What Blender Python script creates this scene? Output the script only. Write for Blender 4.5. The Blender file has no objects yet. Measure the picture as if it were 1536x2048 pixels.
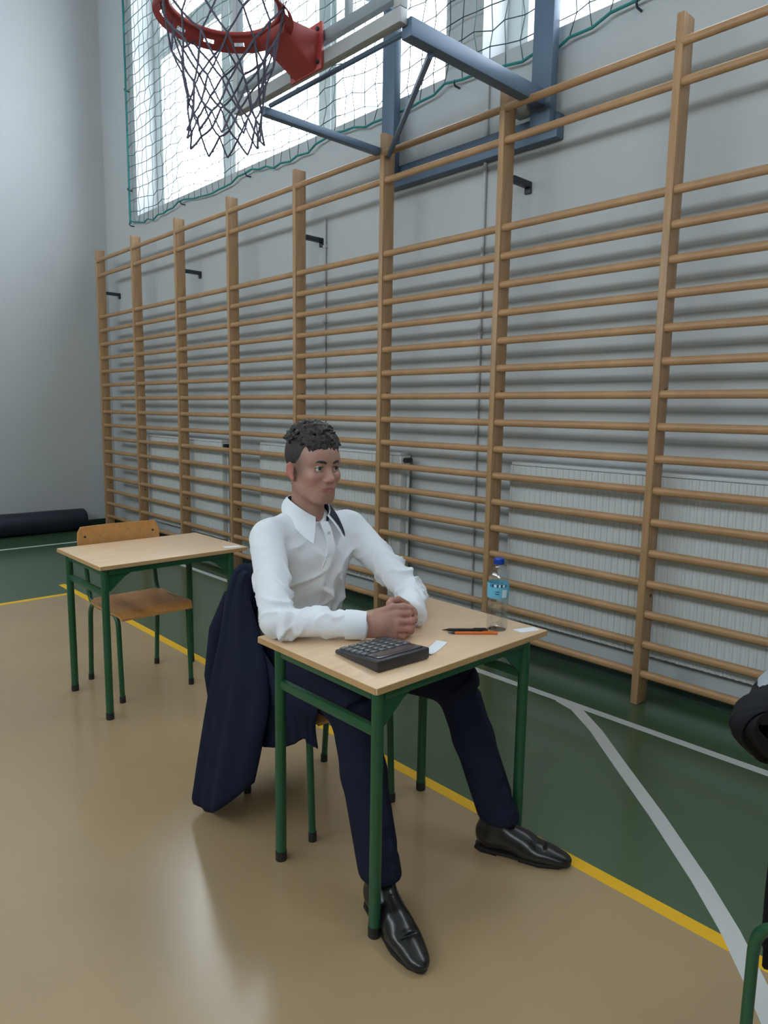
import bpy, bmesh, math, random
import numpy as np
from mathutils import Vector, Matrix

# ------------------------------------------------------------------ camera, world, lights
scene = bpy.context.scene
COL = scene.collection
random.seed(7)
rng = np.random.default_rng(7)

CAM_F, CAM_YAW, CAM_PITCH, CAM_ROLL, CAM_H = 1406.7, 0.750677, 0.141497, 0.015946, 1.345
def camera_axes():
    cy, sy, cp, sp = math.cos(CAM_YAW), math.sin(CAM_YAW), math.cos(CAM_PITCH), math.sin(CAM_PITCH)
    f = Vector((-cy * cp, sy * cp, -sp))
    r = f.cross(Vector((0, 0, 1))).normalized()
    u = r.cross(f)
    c, s = math.cos(CAM_ROLL), math.sin(CAM_ROLL)
    return c * r + s * u, -s * r + c * u, f
cr, cu, cf = camera_axes()
cam_data = bpy.data.cameras.new('camera')
cam_data.sensor_fit = 'VERTICAL'
cam_data.sensor_height = 36.0
cam_data.sensor_width = 27.0
cam_data.lens = CAM_F / 2048.0 * 36.0
cam_data.clip_start = 0.05
cam_data.clip_end = 300
cam = bpy.data.objects.new('camera', cam_data)
COL.objects.link(cam)
m = Matrix.Identity(4)
for i in range(3):
    m[i][0], m[i][1], m[i][2] = cr[i], cu[i], -cf[i]
m[0][3], m[1][3], m[2][3] = 0, 0, CAM_H
cam.matrix_world = m
scene.camera = cam

scene.view_settings.view_transform = 'Standard'
scene.view_settings.look = 'None'
scene.view_settings.gamma = 1.0
scene.view_settings.use_curve_mapping = False
scene.view_settings.exposure = 1.95

SKY_STRENGTH = 3.6
world = bpy.data.worlds.new('overcast_sky')
scene.world = world
world.use_nodes = True
wn, wl = world.node_tree.nodes, world.node_tree.links
wn.clear()
w_out = wn.new('ShaderNodeOutputWorld')
w_bg = wn.new('ShaderNodeBackground')
w_bg.inputs['Strength'].default_value = SKY_STRENGTH
w_tc = wn.new('ShaderNodeTexCoord')
w_no = wn.new('ShaderNodeTexNoise')
w_no.inputs['Scale'].default_value = 2.2
w_no.inputs['Detail'].default_value = 4
w_ra = wn.new('ShaderNodeValToRGB')
w_ra.color_ramp.elements[0].position = 0.35
w_ra.color_ramp.elements[0].color = (0.70, 0.84, 1.0, 1)
w_ra.color_ramp.elements[1].position = 0.6
w_ra.color_ramp.elements[1].color = (0.93, 0.97, 1.0, 1)
wl.new(w_tc.outputs['Generated'], w_no.inputs['Vector'])
wl.new(w_no.outputs['Fac'], w_ra.inputs['Fac'])
wl.new(w_ra.outputs['Color'], w_bg.inputs['Color'])
wl.new(w_bg.outputs['Background'], w_out.inputs['Surface'])

# room dimensions (metres): x runs along the wall bars, y towards them, camera above the origin
X0, X1 = -8.09, 4.8
Y0, Y1 = -2.7, 3.27
ZC = 6.1
WIN_R = [(-7.27, -3.04), (-2.76, 1.47)]
WZ0, WZ1 = 3.29, 5.6
WIN_F = [(-7.7, -3.9), (-3.5, 0.3), (0.7, 4.5)]
FZ0, FZ1 = 2.8, 4.05

def portal(x0, x1, z0, z1, y, toward):
    ld = bpy.data.lights.new('window_portal', 'AREA')
    ld.shape = 'RECTANGLE'
    ld.size, ld.size_y = x1 - x0, z1 - z0
    ld.cycles.is_portal = True
    o = bpy.data.objects.new('window_portal', ld)
    COL.objects.link(o)
    o.location = ((x0 + x1) / 2, y, (z0 + z1) / 2)
    o.rotation_euler = (math.radians(-90 if toward < 0 else 90), 0, 0)
for a, b in WIN_R:
    portal(a, b, WZ0, WZ1, 3.62, -1)
for a, b in WIN_F:
    portal(a, b, FZ0, FZ1, Y0 - 0.32, 1)

# ------------------------------------------------------------------ materials
MATS = {}
def mat(name, col, rough=0.5, metal=0.0, var=0.0, scale=8.0, bump=0.0, bscale=60.0, stretch=None, spec=0.5, coat=0.0, sheen=0.0, attr=None, sss=0.0):
    if name in MATS:
        return MATS[name]
    mt = bpy.data.materials.new(name)
    mt.use_nodes = True
    n, l = mt.node_tree.nodes, mt.node_tree.links
    b = n['Principled BSDF']
    b.inputs['Base Color'].default_value = (*col, 1)
    b.inputs['Roughness'].default_value = rough
    b.inputs['Metallic'].default_value = metal
    b.inputs['Specular IOR Level'].default_value = spec
    b.inputs['Coat Weight'].default_value = coat
    b.inputs['Coat Roughness'].default_value = 0.15
    b.inputs['Sheen Weight'].default_value = sheen
    if sss:
        b.inputs['Subsurface Weight'].default_value = sss
        b.inputs['Subsurface Radius'].default_value = (0.012, 0.005, 0.003)
    tc = n.new('ShaderNodeTexCoord')
    mp = n.new('ShaderNodeMapping')
    if stretch:
        mp.inputs['Scale'].default_value = stretch
    l.new(tc.outputs['Object'], mp.inputs['Vector'])
    if var > 0:
        no = n.new('ShaderNodeTexNoise')
        no.inputs['Scale'].default_value = scale
        no.inputs['Detail'].default_value = 5
        l.new(mp.outputs['Vector'], no.inputs['Vector'])
        ra = n.new('ShaderNodeMapRange')
        ra.inputs['From Min'].default_value = 0.3
        ra.inputs['From Max'].default_value = 0.7
        ra.inputs['To Min'].default_value = 1 - var
        ra.inputs['To Max'].default_value = 1 + var
        l.new(no.outputs['Fac'], ra.inputs['Value'])
        mx = n.new('ShaderNodeVectorMath')
        mx.operation = 'SCALE'
        if attr:
            at = n.new('ShaderNodeVertexColor')
            at.layer_name = attr
            l.new(at.outputs['Color'], mx.inputs[0])
        else:
            mx.inputs[0].default_value = col
        l.new(ra.outputs['Result'], mx.inputs['Scale'])
        l.new(mx.outputs['Vector'], b.inputs['Base Color'])
    elif attr:
        at = n.new('ShaderNodeVertexColor')
        at.layer_name = attr
        l.new(at.outputs['Color'], b.inputs['Base Color'])
    if bump > 0:
        nb = n.new('ShaderNodeTexNoise')
        nb.inputs['Scale'].default_value = bscale
        nb.inputs['Detail'].default_value = 6
        l.new(mp.outputs['Vector'], nb.inputs['Vector'])
        bp = n.new('ShaderNodeBump')
        bp.inputs['Strength'].default_value = bump
        bp.inputs['Distance'].default_value = 0.01
        l.new(nb.outputs['Fac'], bp.inputs['Height'])
        l.new(bp.outputs['Normal'], b.inputs['Normal'])
    MATS[name] = mt
    return mt

def glass_mat(name, tint, gloss=0.08, rough=0.02):
    mt = bpy.data.materials.new(name)
    mt.use_nodes = True
    n, l = mt.node_tree.nodes, mt.node_tree.links
    n.clear()
    o = n.new('ShaderNodeOutputMaterial')
    mx = n.new('ShaderNodeMixShader')
    t = n.new('ShaderNodeBsdfTransparent')
    t.inputs['Color'].default_value = (*tint, 1)
    g = n.new('ShaderNodeBsdfGlossy')
    g.inputs['Roughness'].default_value = rough
    mx.inputs['Fac'].default_value = gloss
    l.new(t.outputs[0], mx.inputs[1])
    l.new(g.outputs[0], mx.inputs[2])
    l.new(mx.outputs[0], o.inputs['Surface'])
    return mt

M_WALL = mat('wall_paint', (0.50, 0.515, 0.515), 0.75, var=0.02, scale=1.5, bump=0.04, bscale=90)
M_WALL_DARK = mat('wall_darkened', (0.30, 0.31, 0.26), 0.8, var=0.03, scale=2)  # unseen wall darkened so less bounce light softens the rung shadows
M_CEIL = mat('ceiling_paint', (0.50, 0.50, 0.48), 0.85, var=0.02, scale=2)
M_TAN = mat('vinyl_tan', (0.43, 0.305, 0.165), 0.20, var=0.06, scale=1.6, bump=0.010, bscale=30, spec=0.85)
M_GREEN = mat('vinyl_green', (0.068, 0.122, 0.064), 0.19, var=0.07, scale=1.4, bump=0.010, bscale=30, spec=0.8)
M_YEL = mat('line_yellow', (0.92, 0.52, 0.01), 0.45)
M_WLINE = mat('line_white', (0.66, 0.68, 0.66), 0.35)
M_BASE = mat('baseboard_green', (0.02, 0.045, 0.03), 0.5)
M_FRAME = mat('window_frame_white', (0.62, 0.66, 0.66), 0.4)
M_PANE = glass_mat('window_pane', (0.97, 0.985, 0.985), 0.05)
M_PANE_T = glass_mat('window_pane_tinted', (0.86, 0.87, 0.875), 0.05)
M_BARW = mat('bar_wood', (0.41, 0.232, 0.108), 0.38, var=0.14, scale=6, stretch=(1, 1, 1), spec=0.5)
M_POSTW = mat('post_wood', (0.42, 0.245, 0.12), 0.42, var=0.16, scale=9, stretch=(6, 6, 0.5))
M_DARKM = mat('dark_steel', (0.03, 0.04, 0.055), 0.45, 0.2)
M_BLUEM = mat('blue_grey_steel', (0.10, 0.15, 0.22), 0.42, 0.1)
M_LEDGE = mat('frame_light_grey', (0.40, 0.41, 0.41), 0.5)
M_RED = mat('hoop_red', (0.42, 0.06, 0.055), 0.4)
M_STRING = mat('net_string', (0.09, 0.085, 0.12), 0.8)
M_NETW = mat('window_net_cord', (0.05, 0.09, 0.085), 0.8)
M_ROPE = mat('green_rope', (0.02, 0.20, 0.19), 0.7)
M_RAD = mat('radiator_white', (0.60, 0.62, 0.61), 0.35)
M_PIPE = mat('pipe_grey', (0.55, 0.57, 0.56), 0.5)
M_TOP = mat('desk_laminate', (0.76, 0.53, 0.335), 0.36, var=0.07, scale=5, stretch=(12, 1.2, 1))
M_EDGE = mat('desk_edge', (0.50, 0.31, 0.14), 0.45, var=0.08, scale=20)
M_GTUBE = mat('green_enamel', (0.013, 0.085, 0.035), 0.32, spec=0.5)
M_BLACKP = mat('black_plastic', (0.012, 0.012, 0.014), 0.45)
M_PLY = mat('plywood_varnished', (0.50, 0.245, 0.075), 0.33, var=0.12, scale=4, stretch=(3, 14, 14))
M_PLYE = mat('plywood_edge', (0.33, 0.14, 0.06), 0.5)
M_MATROLL = mat('mat_navy', (0.014, 0.02, 0.034), 0.55, var=0.1, scale=5, bump=0.05)
M_SHIRT = mat('shirt_white', (0.80, 0.83, 0.88), 0.8, var=0.015, scale=30, bump=0.30, bscale=22, sheen=0.1)
M_NAVY = mat('suit_navy', (0.0085, 0.0115, 0.026), 0.85, var=0.12, scale=12, bump=0.08, bscale=45, spec=0.2)
M_JACK = mat('jacket_navy', (0.0085, 0.0125, 0.030), 0.85, var=0.12, scale=12, bump=0.10, bscale=30, spec=0.2)
M_LINING_SHADE = mat('collar_lining_cuff_shade', (0.006, 0.010, 0.028), 0.8)
M_BLACKC = mat('black_cloth', (0.006, 0.006, 0.008), 0.8, spec=0.25)
M_SKIN = mat('skin', (0.45, 0.25, 0.19), 0.5, var=0.05, scale=60, attr='Col', sss=0.12)
M_HAIR = mat('hair_dark', (0.022, 0.017, 0.015), 0.48, var=0.45, scale=90, bump=0.5, bscale=220)
M_SHOE = mat('shoe_leather', (0.008, 0.0075, 0.008), 0.27, spec=0.6)
M_SOLE = mat('shoe_sole', (0.008, 0.007, 0.007), 0.6)
M_EYEW = mat('eye_white', (0.55, 0.52, 0.50), 0.25)
M_IRIS = mat('iris_dark', (0.03, 0.018, 0.012), 0.2)
M_CALC = mat('calculator_case', (0.030, 0.028, 0.031), 0.42)
M_KEY = mat('calculator_key', (0.10, 0.11, 0.12), 0.22, spec=0.9)
M_LCD = mat('calculator_display', (0.055, 0.052, 0.058), 0.12, spec=0.8)
M_PAPER = mat('white_paper', (0.80, 0.83, 0.86), 0.7)
M_ORANGE = mat('orange_plastic', (0.72, 0.16, 0.02), 0.35)
M_CAP = mat('bottle_cap_blue', (0.006, 0.05, 0.38), 0.35)
M_LABEL = mat('bottle_label_blue', (0.13, 0.44, 0.62), 0.3)
M_LABELW = mat('bottle_label_white', (0.65, 0.80, 0.88), 0.3)
M_LABELD = mat('bottle_label_dark', (0.02, 0.07, 0.17), 0.3)
M_PET = glass_mat('bottle_plastic', (0.96, 0.975, 0.975), 0.13, 0.04)
M_WATER = glass_mat('water', (0.965, 0.98, 0.98), 0.05, 0.02)
M_ACRYL = glass_mat('acrylic', (0.90, 0.93, 0.94), 0.06)
M_BUTTON = mat('button_pale', (0.62, 0.64, 0.68), 0.4)
M_BRASS = mat('screw_dark', (0.05, 0.03, 0.02), 0.5)

# ------------------------------------------------------------------ mesh helpers
class MB:
    def __init__(s):
        s.v, s.f = [], []
    def add(s, verts, faces):
        o = len(s.v)
        s.v += [tuple(map(float, q)) for q in verts]
        s.f += [tuple(i + o for i in f) for f in faces]
        return s
    def box(s, x0, x1, y0, y1, z0, z1):
        return s.add([(x0, y0, z0), (x1, y0, z0), (x1, y1, z0), (x0, y1, z0), (x0, y0, z1), (x1, y0, z1), (x1, y1, z1), (x0, y1, z1)],
                     [(0, 3, 2, 1), (4, 5, 6, 7), (0, 1, 5, 4), (1, 2, 6, 5), (2, 3, 7, 6), (3, 0, 4, 7)])
    def prism(s, poly, axis, a, b):
        """poly: 2D outline in the two other axes (cyclic order), extruded along axis."""
        n = len(poly)
        def P(q, t):
            return {0: (t, q[0], q[1]), 1: (q[0], t, q[1]), 2: (q[0], q[1], t)}[axis]
        s.add([P(q, a) for q in poly] + [P(q, b) for q in poly],
              [tuple(range(n))[::-1], tuple(range(n, 2 * n))] + [(i, (i + 1) % n, n + (i + 1) % n, n + i) for i in range(n)])
        return s
    def tube(s, pts, r, n=8, caps=True, closed=False, rot=0.0, sx=1.0, sy=1.0):
        P = [Vector(q) for q in pts]
        m_ = len(P)
        rs = r if isinstance(r, (list, tuple)) else [r] * m_
        rings = []
        up = None
        for i in range(m_):
            if closed:
                t = (P[(i + 1) % m_] - P[i - 1]).normalized()
            else:
                t = (P[min(i + 1, m_ - 1)] - P[max(i - 1, 0)]).normalized()
            if up is None:
                up = Vector((0, 0, 1)) if abs(t.z) < 0.9 else Vector((0, 1, 0))
            a = t.cross(up).normalized()
            b = a.cross(t).normalized()
            up = b
            rings.append([P[i] + (a * math.cos(rot + 2 * math.pi * k / n) * sx + b * math.sin(rot + 2 * math.pi * k / n) * sy) * rs[i] for k in range(n)])
        verts = [q for rg in rings for q in rg]
        faces = []
        for i in range(m_ if closed else m_ - 1):
            j = (i + 1) % m_
            for k in range(n):
                faces.append((i * n + k, j * n + k, j * n + (k + 1) % n, i * n + (k + 1) % n)[::-1])
        if caps and not closed:
            faces.append(tuple(range(n)))
            faces.append(tuple(range((m_ - 1) * n, m_ * n))[::-1])
        return s.add(verts, faces)
    def lathe(s, prof, c=(0, 0, 0), n=24, closed_ends=True):
        verts, faces = [], []
        for r, z in prof:
            for k in range(n):
                a = 2 * math.pi * k / n
                verts.append((c[0] + r * math.cos(a), c[1] + r * math.sin(a), c[2] + z))
        for i in range(len(prof) - 1):
            for k in range(n):
                faces.append((i * n + k, i * n + (k + 1) % n, (i + 1) * n + (k + 1) % n, (i + 1) * n + k))
        if closed_ends:
            faces.append(tuple(range(n))[::-1])
            faces.append(tuple(range((len(prof) - 1) * n, len(prof) * n)))
        return s.add(verts, faces)
    def xform(s, mtx):
        s.v = [tuple(mtx @ Vector(q)) for q in s.v]
        return s
    def build(s, name, material, parent=None, smooth=False, bevel=0.0, seg=2, angle=40, loc=None):
        me = bpy.data.meshes.new(name)
        me.from_pydata(s.v, [], s.f)
        me.validate()
        bm = bmesh.new()
        bm.from_mesh(me)
        bmesh.ops.recalc_face_normals(bm, faces=bm.faces)
        if bevel > 0:
            es = [e for e in bm.edges if len(e.link_faces) == 2 and e.calc_face_angle(0) > math.radians(35)]
            bmesh.ops.bevel(bm, geom=es, offset=bevel, segments=seg, affect='EDGES', profile=0.5, clamp_overlap=True)
        bm.to_mesh(me)
        bm.free()
        if smooth or bevel > 0:
            for p in me.polygons:
                p.use_smooth = True
            try:
                me.set_sharp_from_angle(angle=math.radians(angle))
            except Exception:
                pass
        me.materials.append(material)
        return link(name, me, parent, loc)

def link(name, me, parent=None, loc=None):
    o = bpy.data.objects.new(name, me)
    COL.objects.link(o)
    if loc is not None:
        o.location = loc
    if parent is not None:
        o.parent = parent
    return o
def tag(o, label=None, cat=None, group=None, kind=None):
    if label: o['label'] = label
    if cat: o['category'] = cat
    if group: o['group'] = group
    if kind: o['kind'] = kind
    return o
def thing(name, label, cat, loc=(0, 0, 0), rz=0.0, group=None, kind=None):
    o = bpy.data.objects.new(name, None)
    COL.objects.link(o)
    o.location = loc
    o.rotation_euler = (0, 0, rz)
    o.empty_display_size = 0.1
    return tag(o, label, cat, group, kind)
def copy_tree(o, parent=None):
    kids = list(o.children)
    c = o.copy()
    COL.objects.link(c)
    c.parent = parent
    for ch in kids:
        copy_tree(ch, c)
    return c
def structure(o, label=None):
    o['kind'] = 'structure'
    if label: o['label'] = label
    return o
def bend(p0, p1, p2, r, n=6):
    """fillet polyline corner p1 with radius-like cut r"""
    a, b, c = Vector(p0), Vector(p1), Vector(p2)
    u, w = (a - b).normalized(), (c - b).normalized()
    s, e = b + u * r, b + w * r
    return [tuple((1 - t) ** 2 * s + 2 * t * (1 - t) * b + t * t * e) for t in [i / n for i in range(n + 1)]]

# ------------------------------------------------------------------ signed distance helpers
def surface_nets(vals, lo, res):
    ins = vals < 0
    nx, ny, nz = vals.shape
    c = [ins[i:nx - 1 + i, j:ny - 1 + j, k:nz - 1 + k] for i in (0, 1) for j in (0, 1) for k in (0, 1)]
    cnt = sum(q.astype(np.int8) for q in c)
    mask = (cnt > 0) & (cnt < 8)
    idx = np.argwhere(mask)
    index = -np.ones(mask.shape, dtype=np.int64)
    index[mask] = np.arange(len(idx))
    off = np.array([(i, j, k) for i in (0, 1) for j in (0, 1) for k in (0, 1)])
    cv = np.stack([vals[idx[:, 0] + o[0], idx[:, 1] + o[1], idx[:, 2] + o[2]] for o in off], 1)
    acc = np.zeros((len(idx), 3))
    num = np.zeros(len(idx))
    for a in range(8):
        for b in range(a + 1, 8):
            if np.abs(off[a] - off[b]).sum() != 1:
                continue
            va, vb = cv[:, a], cv[:, b]
            cr_ = (va < 0) != (vb < 0)
            t = np.where(cr_, va / np.where(va == vb, 1, va - vb), 0)
            acc += np.where(cr_[:, None], off[a] + t[:, None] * (off[b] - off[a]), 0)
            num += cr_
    verts = np.asarray(lo) + (idx + acc / num[:, None]) * res
    quads = []
    for ax in range(3):
        sl0 = [slice(None)] * 3
        sl1 = [slice(None)] * 3
        sl0[ax] = slice(0, -1)
        sl1[ax] = slice(1, None)
        a, b = ins[tuple(sl0)], ins[tuple(sl1)]
        e = np.argwhere(a != b)
        u, w = [(1, 2), (2, 0), (0, 1)][ax]
        e = e[(e[:, u] > 0) & (e[:, w] > 0) & (e[:, u] < vals.shape[u] - 1) & (e[:, w] < vals.shape[w] - 1)]
        du = np.zeros(3, int); du[u] = 1
        dw = np.zeros(3, int); dw[w] = 1
        q = np.stack([index[tuple((e - du - dw).T)], index[tuple((e - dw).T)], index[tuple(e.T)], index[tuple((e - du).T)]], 1)
        flip = ~a[tuple(e.T)]
        q[flip] = q[flip][:, ::-1]
        quads.append(q)
    q = np.concatenate(quads)
    q = q[(q >= 0).all(1)]
    return verts, q

class SDF:
    def __init__(s, lo, hi, res):
        s.lo, s.res = np.array(lo, float), res
        n = np.ceil((np.array(hi) - s.lo) / res).astype(int) + 1
        ax = [(s.lo[i] + np.arange(n[i]) * res).astype(np.float32) for i in range(3)]
        s.X, s.Y, s.Z = ax[0][:, None, None], ax[1][None, :, None], ax[2][None, None, :]
        s.n = n
        s.d = np.full(tuple(n), 1.0, np.float32)
    def cone(s, a, b, r1, r2, win=None):
        X, Y, Z = s.sub(win)
        a, b = np.array(a, np.float32), np.array(b, np.float32)
        ab = b - a
        L2 = float((ab ** 2).sum()) + 1e-12
        t = np.clip(((X - a[0]) * ab[0] + (Y - a[1]) * ab[1] + (Z - a[2]) * ab[2]) / L2, 0, 1)
        return np.sqrt((X - a[0] - t * ab[0]) ** 2 + (Y - a[1] - t * ab[1]) ** 2 + (Z - a[2] - t * ab[2]) ** 2) - (r1 + (r2 - r1) * t)
    def ell(s, c, r, R=None, win=None):
        X, Y, Z = s.sub(win)
        x, y, z = X - c[0], Y - c[1], Z - c[2]
        if R is not None:
            x, y, z = R[0][0] * x + R[0][1] * y + R[0][2] * z, R[1][0] * x + R[1][1] * y + R[1][2] * z, R[2][0] * x + R[2][1] * y + R[2][2] * z
        k0 = np.sqrt((x / r[0]) ** 2 + (y / r[1]) ** 2 + (z / r[2]) ** 2)
        k1 = np.sqrt((x / r[0] ** 2) ** 2 + (y / r[1] ** 2) ** 2 + (z / r[2] ** 2) ** 2) + 1e-9
        return k0 * (k0 - 1) / k1
    def sub(s, win):
        if win is None:
            return s.X, s.Y, s.Z
        a, b, c = win
        return s.X[a], s.Y[:, b], s.Z[:, :, c]
    def win(s, p0, p1, pad):
        out = []
        for i in range(3):
            l = int((min(p0[i], p1[i]) - pad - s.lo[i]) / s.res)
            h = int((max(p0[i], p1[i]) + pad - s.lo[i]) / s.res) + 2
            out.append(slice(max(0, min(l, int(s.n[i]) - 1)), max(1, min(h, int(s.n[i])))))
        return tuple(out)
    @staticmethod
    def smin(a, b, k):
        h = np.clip(0.5 + 0.5 * (b - a) / k, 0, 1)
        return b + (a - b) * h - k * h * (1 - h)
    def union(s, d, k=0.01, win=None):
        if win is None:
            s.d = s.smin(s.d, d, k)
        else:
            s.d[win] = s.smin(s.d[win], d, k)
    def cut(s, d, k=0.005, win=None):
        if win is None:
            s.d = -s.smin(-s.d, d, k)
        else:
            s.d[win] = -s.smin(-s.d[win], d, k)
    def add_cone(s, a, b, r1, r2, k=0.01):
        w = s.win(a, b, max(r1, r2) + 3 * k + 0.02)
        s.union(s.cone(a, b, r1, r2, w), k, w)
    def cut_cone(s, a, b, r1, r2, k=0.005):
        w = s.win(a, b, max(r1, r2) + 3 * k + 0.02)
        s.cut(s.cone(a, b, r1, r2, w), k, w)
    def add_ell(s, c, r, k=0.01, R=None):
        mr = max(r) + 3 * k + 0.02
        w = s.win(c, c, mr)
        s.union(s.ell(c, r, R, w), k, w)
    def cut_ell(s, c, r, k=0.005, R=None):
        mr = max(r) + 3 * k + 0.02
        w = s.win(c, c, mr)
        s.cut(s.ell(c, r, R, w), k, w)
    def mesh(s, iters=2):
        v, q = surface_nets(s.d, s.lo, s.res)
        for _ in range(iters):        # light Laplacian smoothing of the voxel steps
            acc = np.zeros_like(v)
            cnt = np.zeros(len(v))
            for a, b in ((0, 1), (1, 2), (2, 3), (3, 0)):
                np.add.at(acc, q[:, a], v[q[:, b]]); np.add.at(cnt, q[:, a], 1)
                np.add.at(acc, q[:, b], v[q[:, a]]); np.add.at(cnt, q[:, b], 1)
            v = v * 0.5 + 0.5 * acc / np.maximum(cnt, 1)[:, None]
        return v, q
def np_mesh(name, v, q, material, parent=None, colors=None, mtx=None):
    if mtx is not None:
        A = np.array(mtx)
        v = v @ A[:3, :3].T + A[:3, 3]
    me = bpy.data.meshes.new(name)
    me.vertices.add(len(v))
    me.vertices.foreach_set('co', np.asarray(v, np.float32).ravel())
    me.loops.add(len(q) * 4)
    me.loops.foreach_set('vertex_index', q.astype(np.int32).ravel())
    me.polygons.add(len(q))
    me.polygons.foreach_set('loop_start', np.arange(0, len(q) * 4, 4, dtype=np.int32))
    me.polygons.foreach_set('use_smooth', np.ones(len(q), bool))
    me.update(calc_edges=True)
    me.validate()
    if colors is not None:
        ca = me.color_attributes.new('Col', 'FLOAT_COLOR', 'POINT')
        ca.data.foreach_set('color', np.concatenate([colors, np.ones((len(colors), 1))], 1).astype(np.float32).ravel())
    me.materials.append(material)
    return link(name, me, parent)

# ================================================================== THE ROOM
fl = MB().box(X0 - 0.3, X1 + 0.3, Y0 - 0.3, Y1 + 0.3, -0.12, 0.0).build('floor', M_GREEN)
structure(fl, 'green sports floor with a tan playing area and painted lines')
TY, TX = 1.757, -5.19
MB().box(TX, X1, Y0, TY, -0.01, 0.0006).build('tan_court_area', M_TAN, fl)
MB().box(-5.5, X1, 1.755, 1.802, -0.01, 0.0012).build('yellow_line', M_YEL, fl)
MB().box(-5.215, -5.165, Y0, 1.755, -0.01, 0.0012).build('yellow_line', M_YEL, fl)
MB().box(-7.22, X1, 2.782, 2.826, -0.01, 0.0012).build('white_line', M_WLINE, fl)
MB().box(-7.22, -7.175, Y0, 2.782, -0.01, 0.0012).build('white_line', M_WLINE, fl)
# curved white line that leaves the side line
cl = [(-1.75, 2.80), (-1.64, 2.765), (-1.46, 2.63), (-1.225, 2.42), (-0.98, 2.205), (-0.735, 1.975), (-0.60, 1.835), (-0.48, 1.69), (-0.30, 1.45), (-0.1, 1.12), (0.1, 0.7), (0.2, 0.2)]
cm = MB()
L, R_ = [], []
for i, q in enumerate(cl):
    a, b = Vector(cl[max(i - 1, 0)]), Vector(cl[min(i + 1, len(cl) - 1)])
    t = (b - a).normalized()
    nn = Vector((-t.y, t.x)) * 0.027
    L.append((q[0] + nn.x, q[1] + nn.y)); R_.append((q[0] - nn.x, q[1] - nn.y))
vv = [(x, y, 0.0018) for x, y in L] + [(x, y, 0.0018) for x, y in R_] + [(x, y, -0.005) for x, y in L] + [(x, y, -0.005) for x, y in R_]
n_ = len(cl)
ff = []
for i in range(n_ - 1):
    ff += [(i, i + 1, n_ + i + 1, n_ + i), (2 * n_ + i, 3 * n_ + i, 3 * n_ + i + 1, 2 * n_ + i + 1), (i, 2 * n_ + i, 2 * n_ + i + 1, i + 1), (n_ + i, n_ + i + 1, 3 * n_ + i + 1, 3 * n_ + i)]
cm.add(vv, ff).build('white_curve_line', M_WLINE, fl)

def wall_with_openings(name, y0, y1, x0, x1, zt, ops, z0, z1, label, m_=None):
    b = MB()
    b.box(x0, x1, y0, y1, 0, z0)
    b.box(x0, x1, y0, y1, z1, zt)
    xs = [x0] + [t for o in ops for t in o] + [x1]
    for i in range(0, len(xs), 2):
        b.box(xs[i], xs[i + 1], y0, y1, z0, z1)
    return structure(b.build(name, m_ or M_WALL), label)
wall_with_openings('wall_right', Y1, Y1 + 0.5, X0 - 0.3, X1 + 0.3, ZC, WIN_R, WZ0, WZ1, 'pale grey painted wall behind the wall bars, with high windows')
wall_with_openings('wall_front', Y0 - 0.4, Y0, X0 - 0.3, X1 + 0.3, ZC, WIN_F, FZ0, FZ1, 'unseen wall with windows opposite the wall bars, darkened to cut bounce light', M_WALL_DARK)
structure(MB().box(X0 - 0.3, X0, Y0, Y1, 0, ZC).build('wall_left', M_WALL), 'bare pale grey end wall behind the rolled mat')
structure(MB().box(X1, X1 + 0.3, Y0, Y1, 0, ZC).build('wall_back', M_WALL), 'pale end wall behind the viewer')
structure(MB().box(X0 - 0.3, X1 + 0.3, Y0 - 0.4, Y1 + 0.5, ZC, ZC + 0.25).build('ceiling', M_CEIL), 'white ceiling of the gym')
structure(MB().box(X0, X1, Y1 - 0.016, Y1, 0, 0.075).build('baseboard_right', M_BASE, bevel=0.003), 'dark green skirting below the wall bars')
structure(MB().box(X0, X0 + 0.016, Y0, Y1 - 0.016, 0, 0.075).build('baseboard_left', M_BASE, bevel=0.003), 'dark green skirting on the end wall')

def window(n, x0, x1, z0, z1, yc, side, transom, label):
    w = structure(thing('window_%d' % n, label, None, ((x0 + x1) / 2, yc, z0)), label)
    def part(name, b, m_, **k):
        return b.xform(Matrix.Translation((-(x0 + x1) / 2, -yc, -z0))).build(name, m_, w, **k)
    fw, d = 0.085, 0.035
    b = MB()
    b.box(x0, x0 + fw, yc - d, yc + d, z0, z1).box(x1 - fw, x1, yc - d, yc + d, z0, z1)
    b.box(x0 + fw, x1 - fw, yc - d, yc + d, z0, z0 + fw).box(x0 + fw, x1 - fw, yc - d, yc + d, z1 - fw, z1)
    part('window_frame', b, M_FRAME)
    W = (x1 - x0) / 3
    for i in (1, 2):
        xc = x0 + i * W
        part('mullion', MB().box(xc - 0.06, xc + 0.06, yc - d - 0.01, yc + d, z0 + fw, z1 - fw), M_FRAME)
    for i in range(3):
        a = x0 + i * W + (fw if i == 0 else 0.06)
        c = x0 + (i + 1) * W - (fw if i == 2 else 0.06)
        part('transom', MB().box(a, c, yc - d - 0.006, yc + d, transom - 0.06, transom + 0.06), M_FRAME)
        for (p, q) in ((z0 + fw, transom - 0.06), (transom + 0.06, z1 - fw)):
            s_ = 0.045
            b = MB()
            b.box(a, a + s_, yc - d + 0.01, yc + 0.02, p, q).box(c - s_, c, yc - d + 0.01, yc + 0.02, p, q)
            b.box(a + s_, c - s_, yc - d + 0.01, yc + 0.02, p, p + s_).box(a + s_, c - s_, yc - d + 0.01, yc + 0.02, q - s_, q)
            part('sash', b, M_FRAME)
            part('pane', MB().box(a + s_, c - s_, yc - 0.004, yc + 0.004, p + s_, q - s_), M_PANE_T if side < 0 else M_PANE)
    return w
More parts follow.
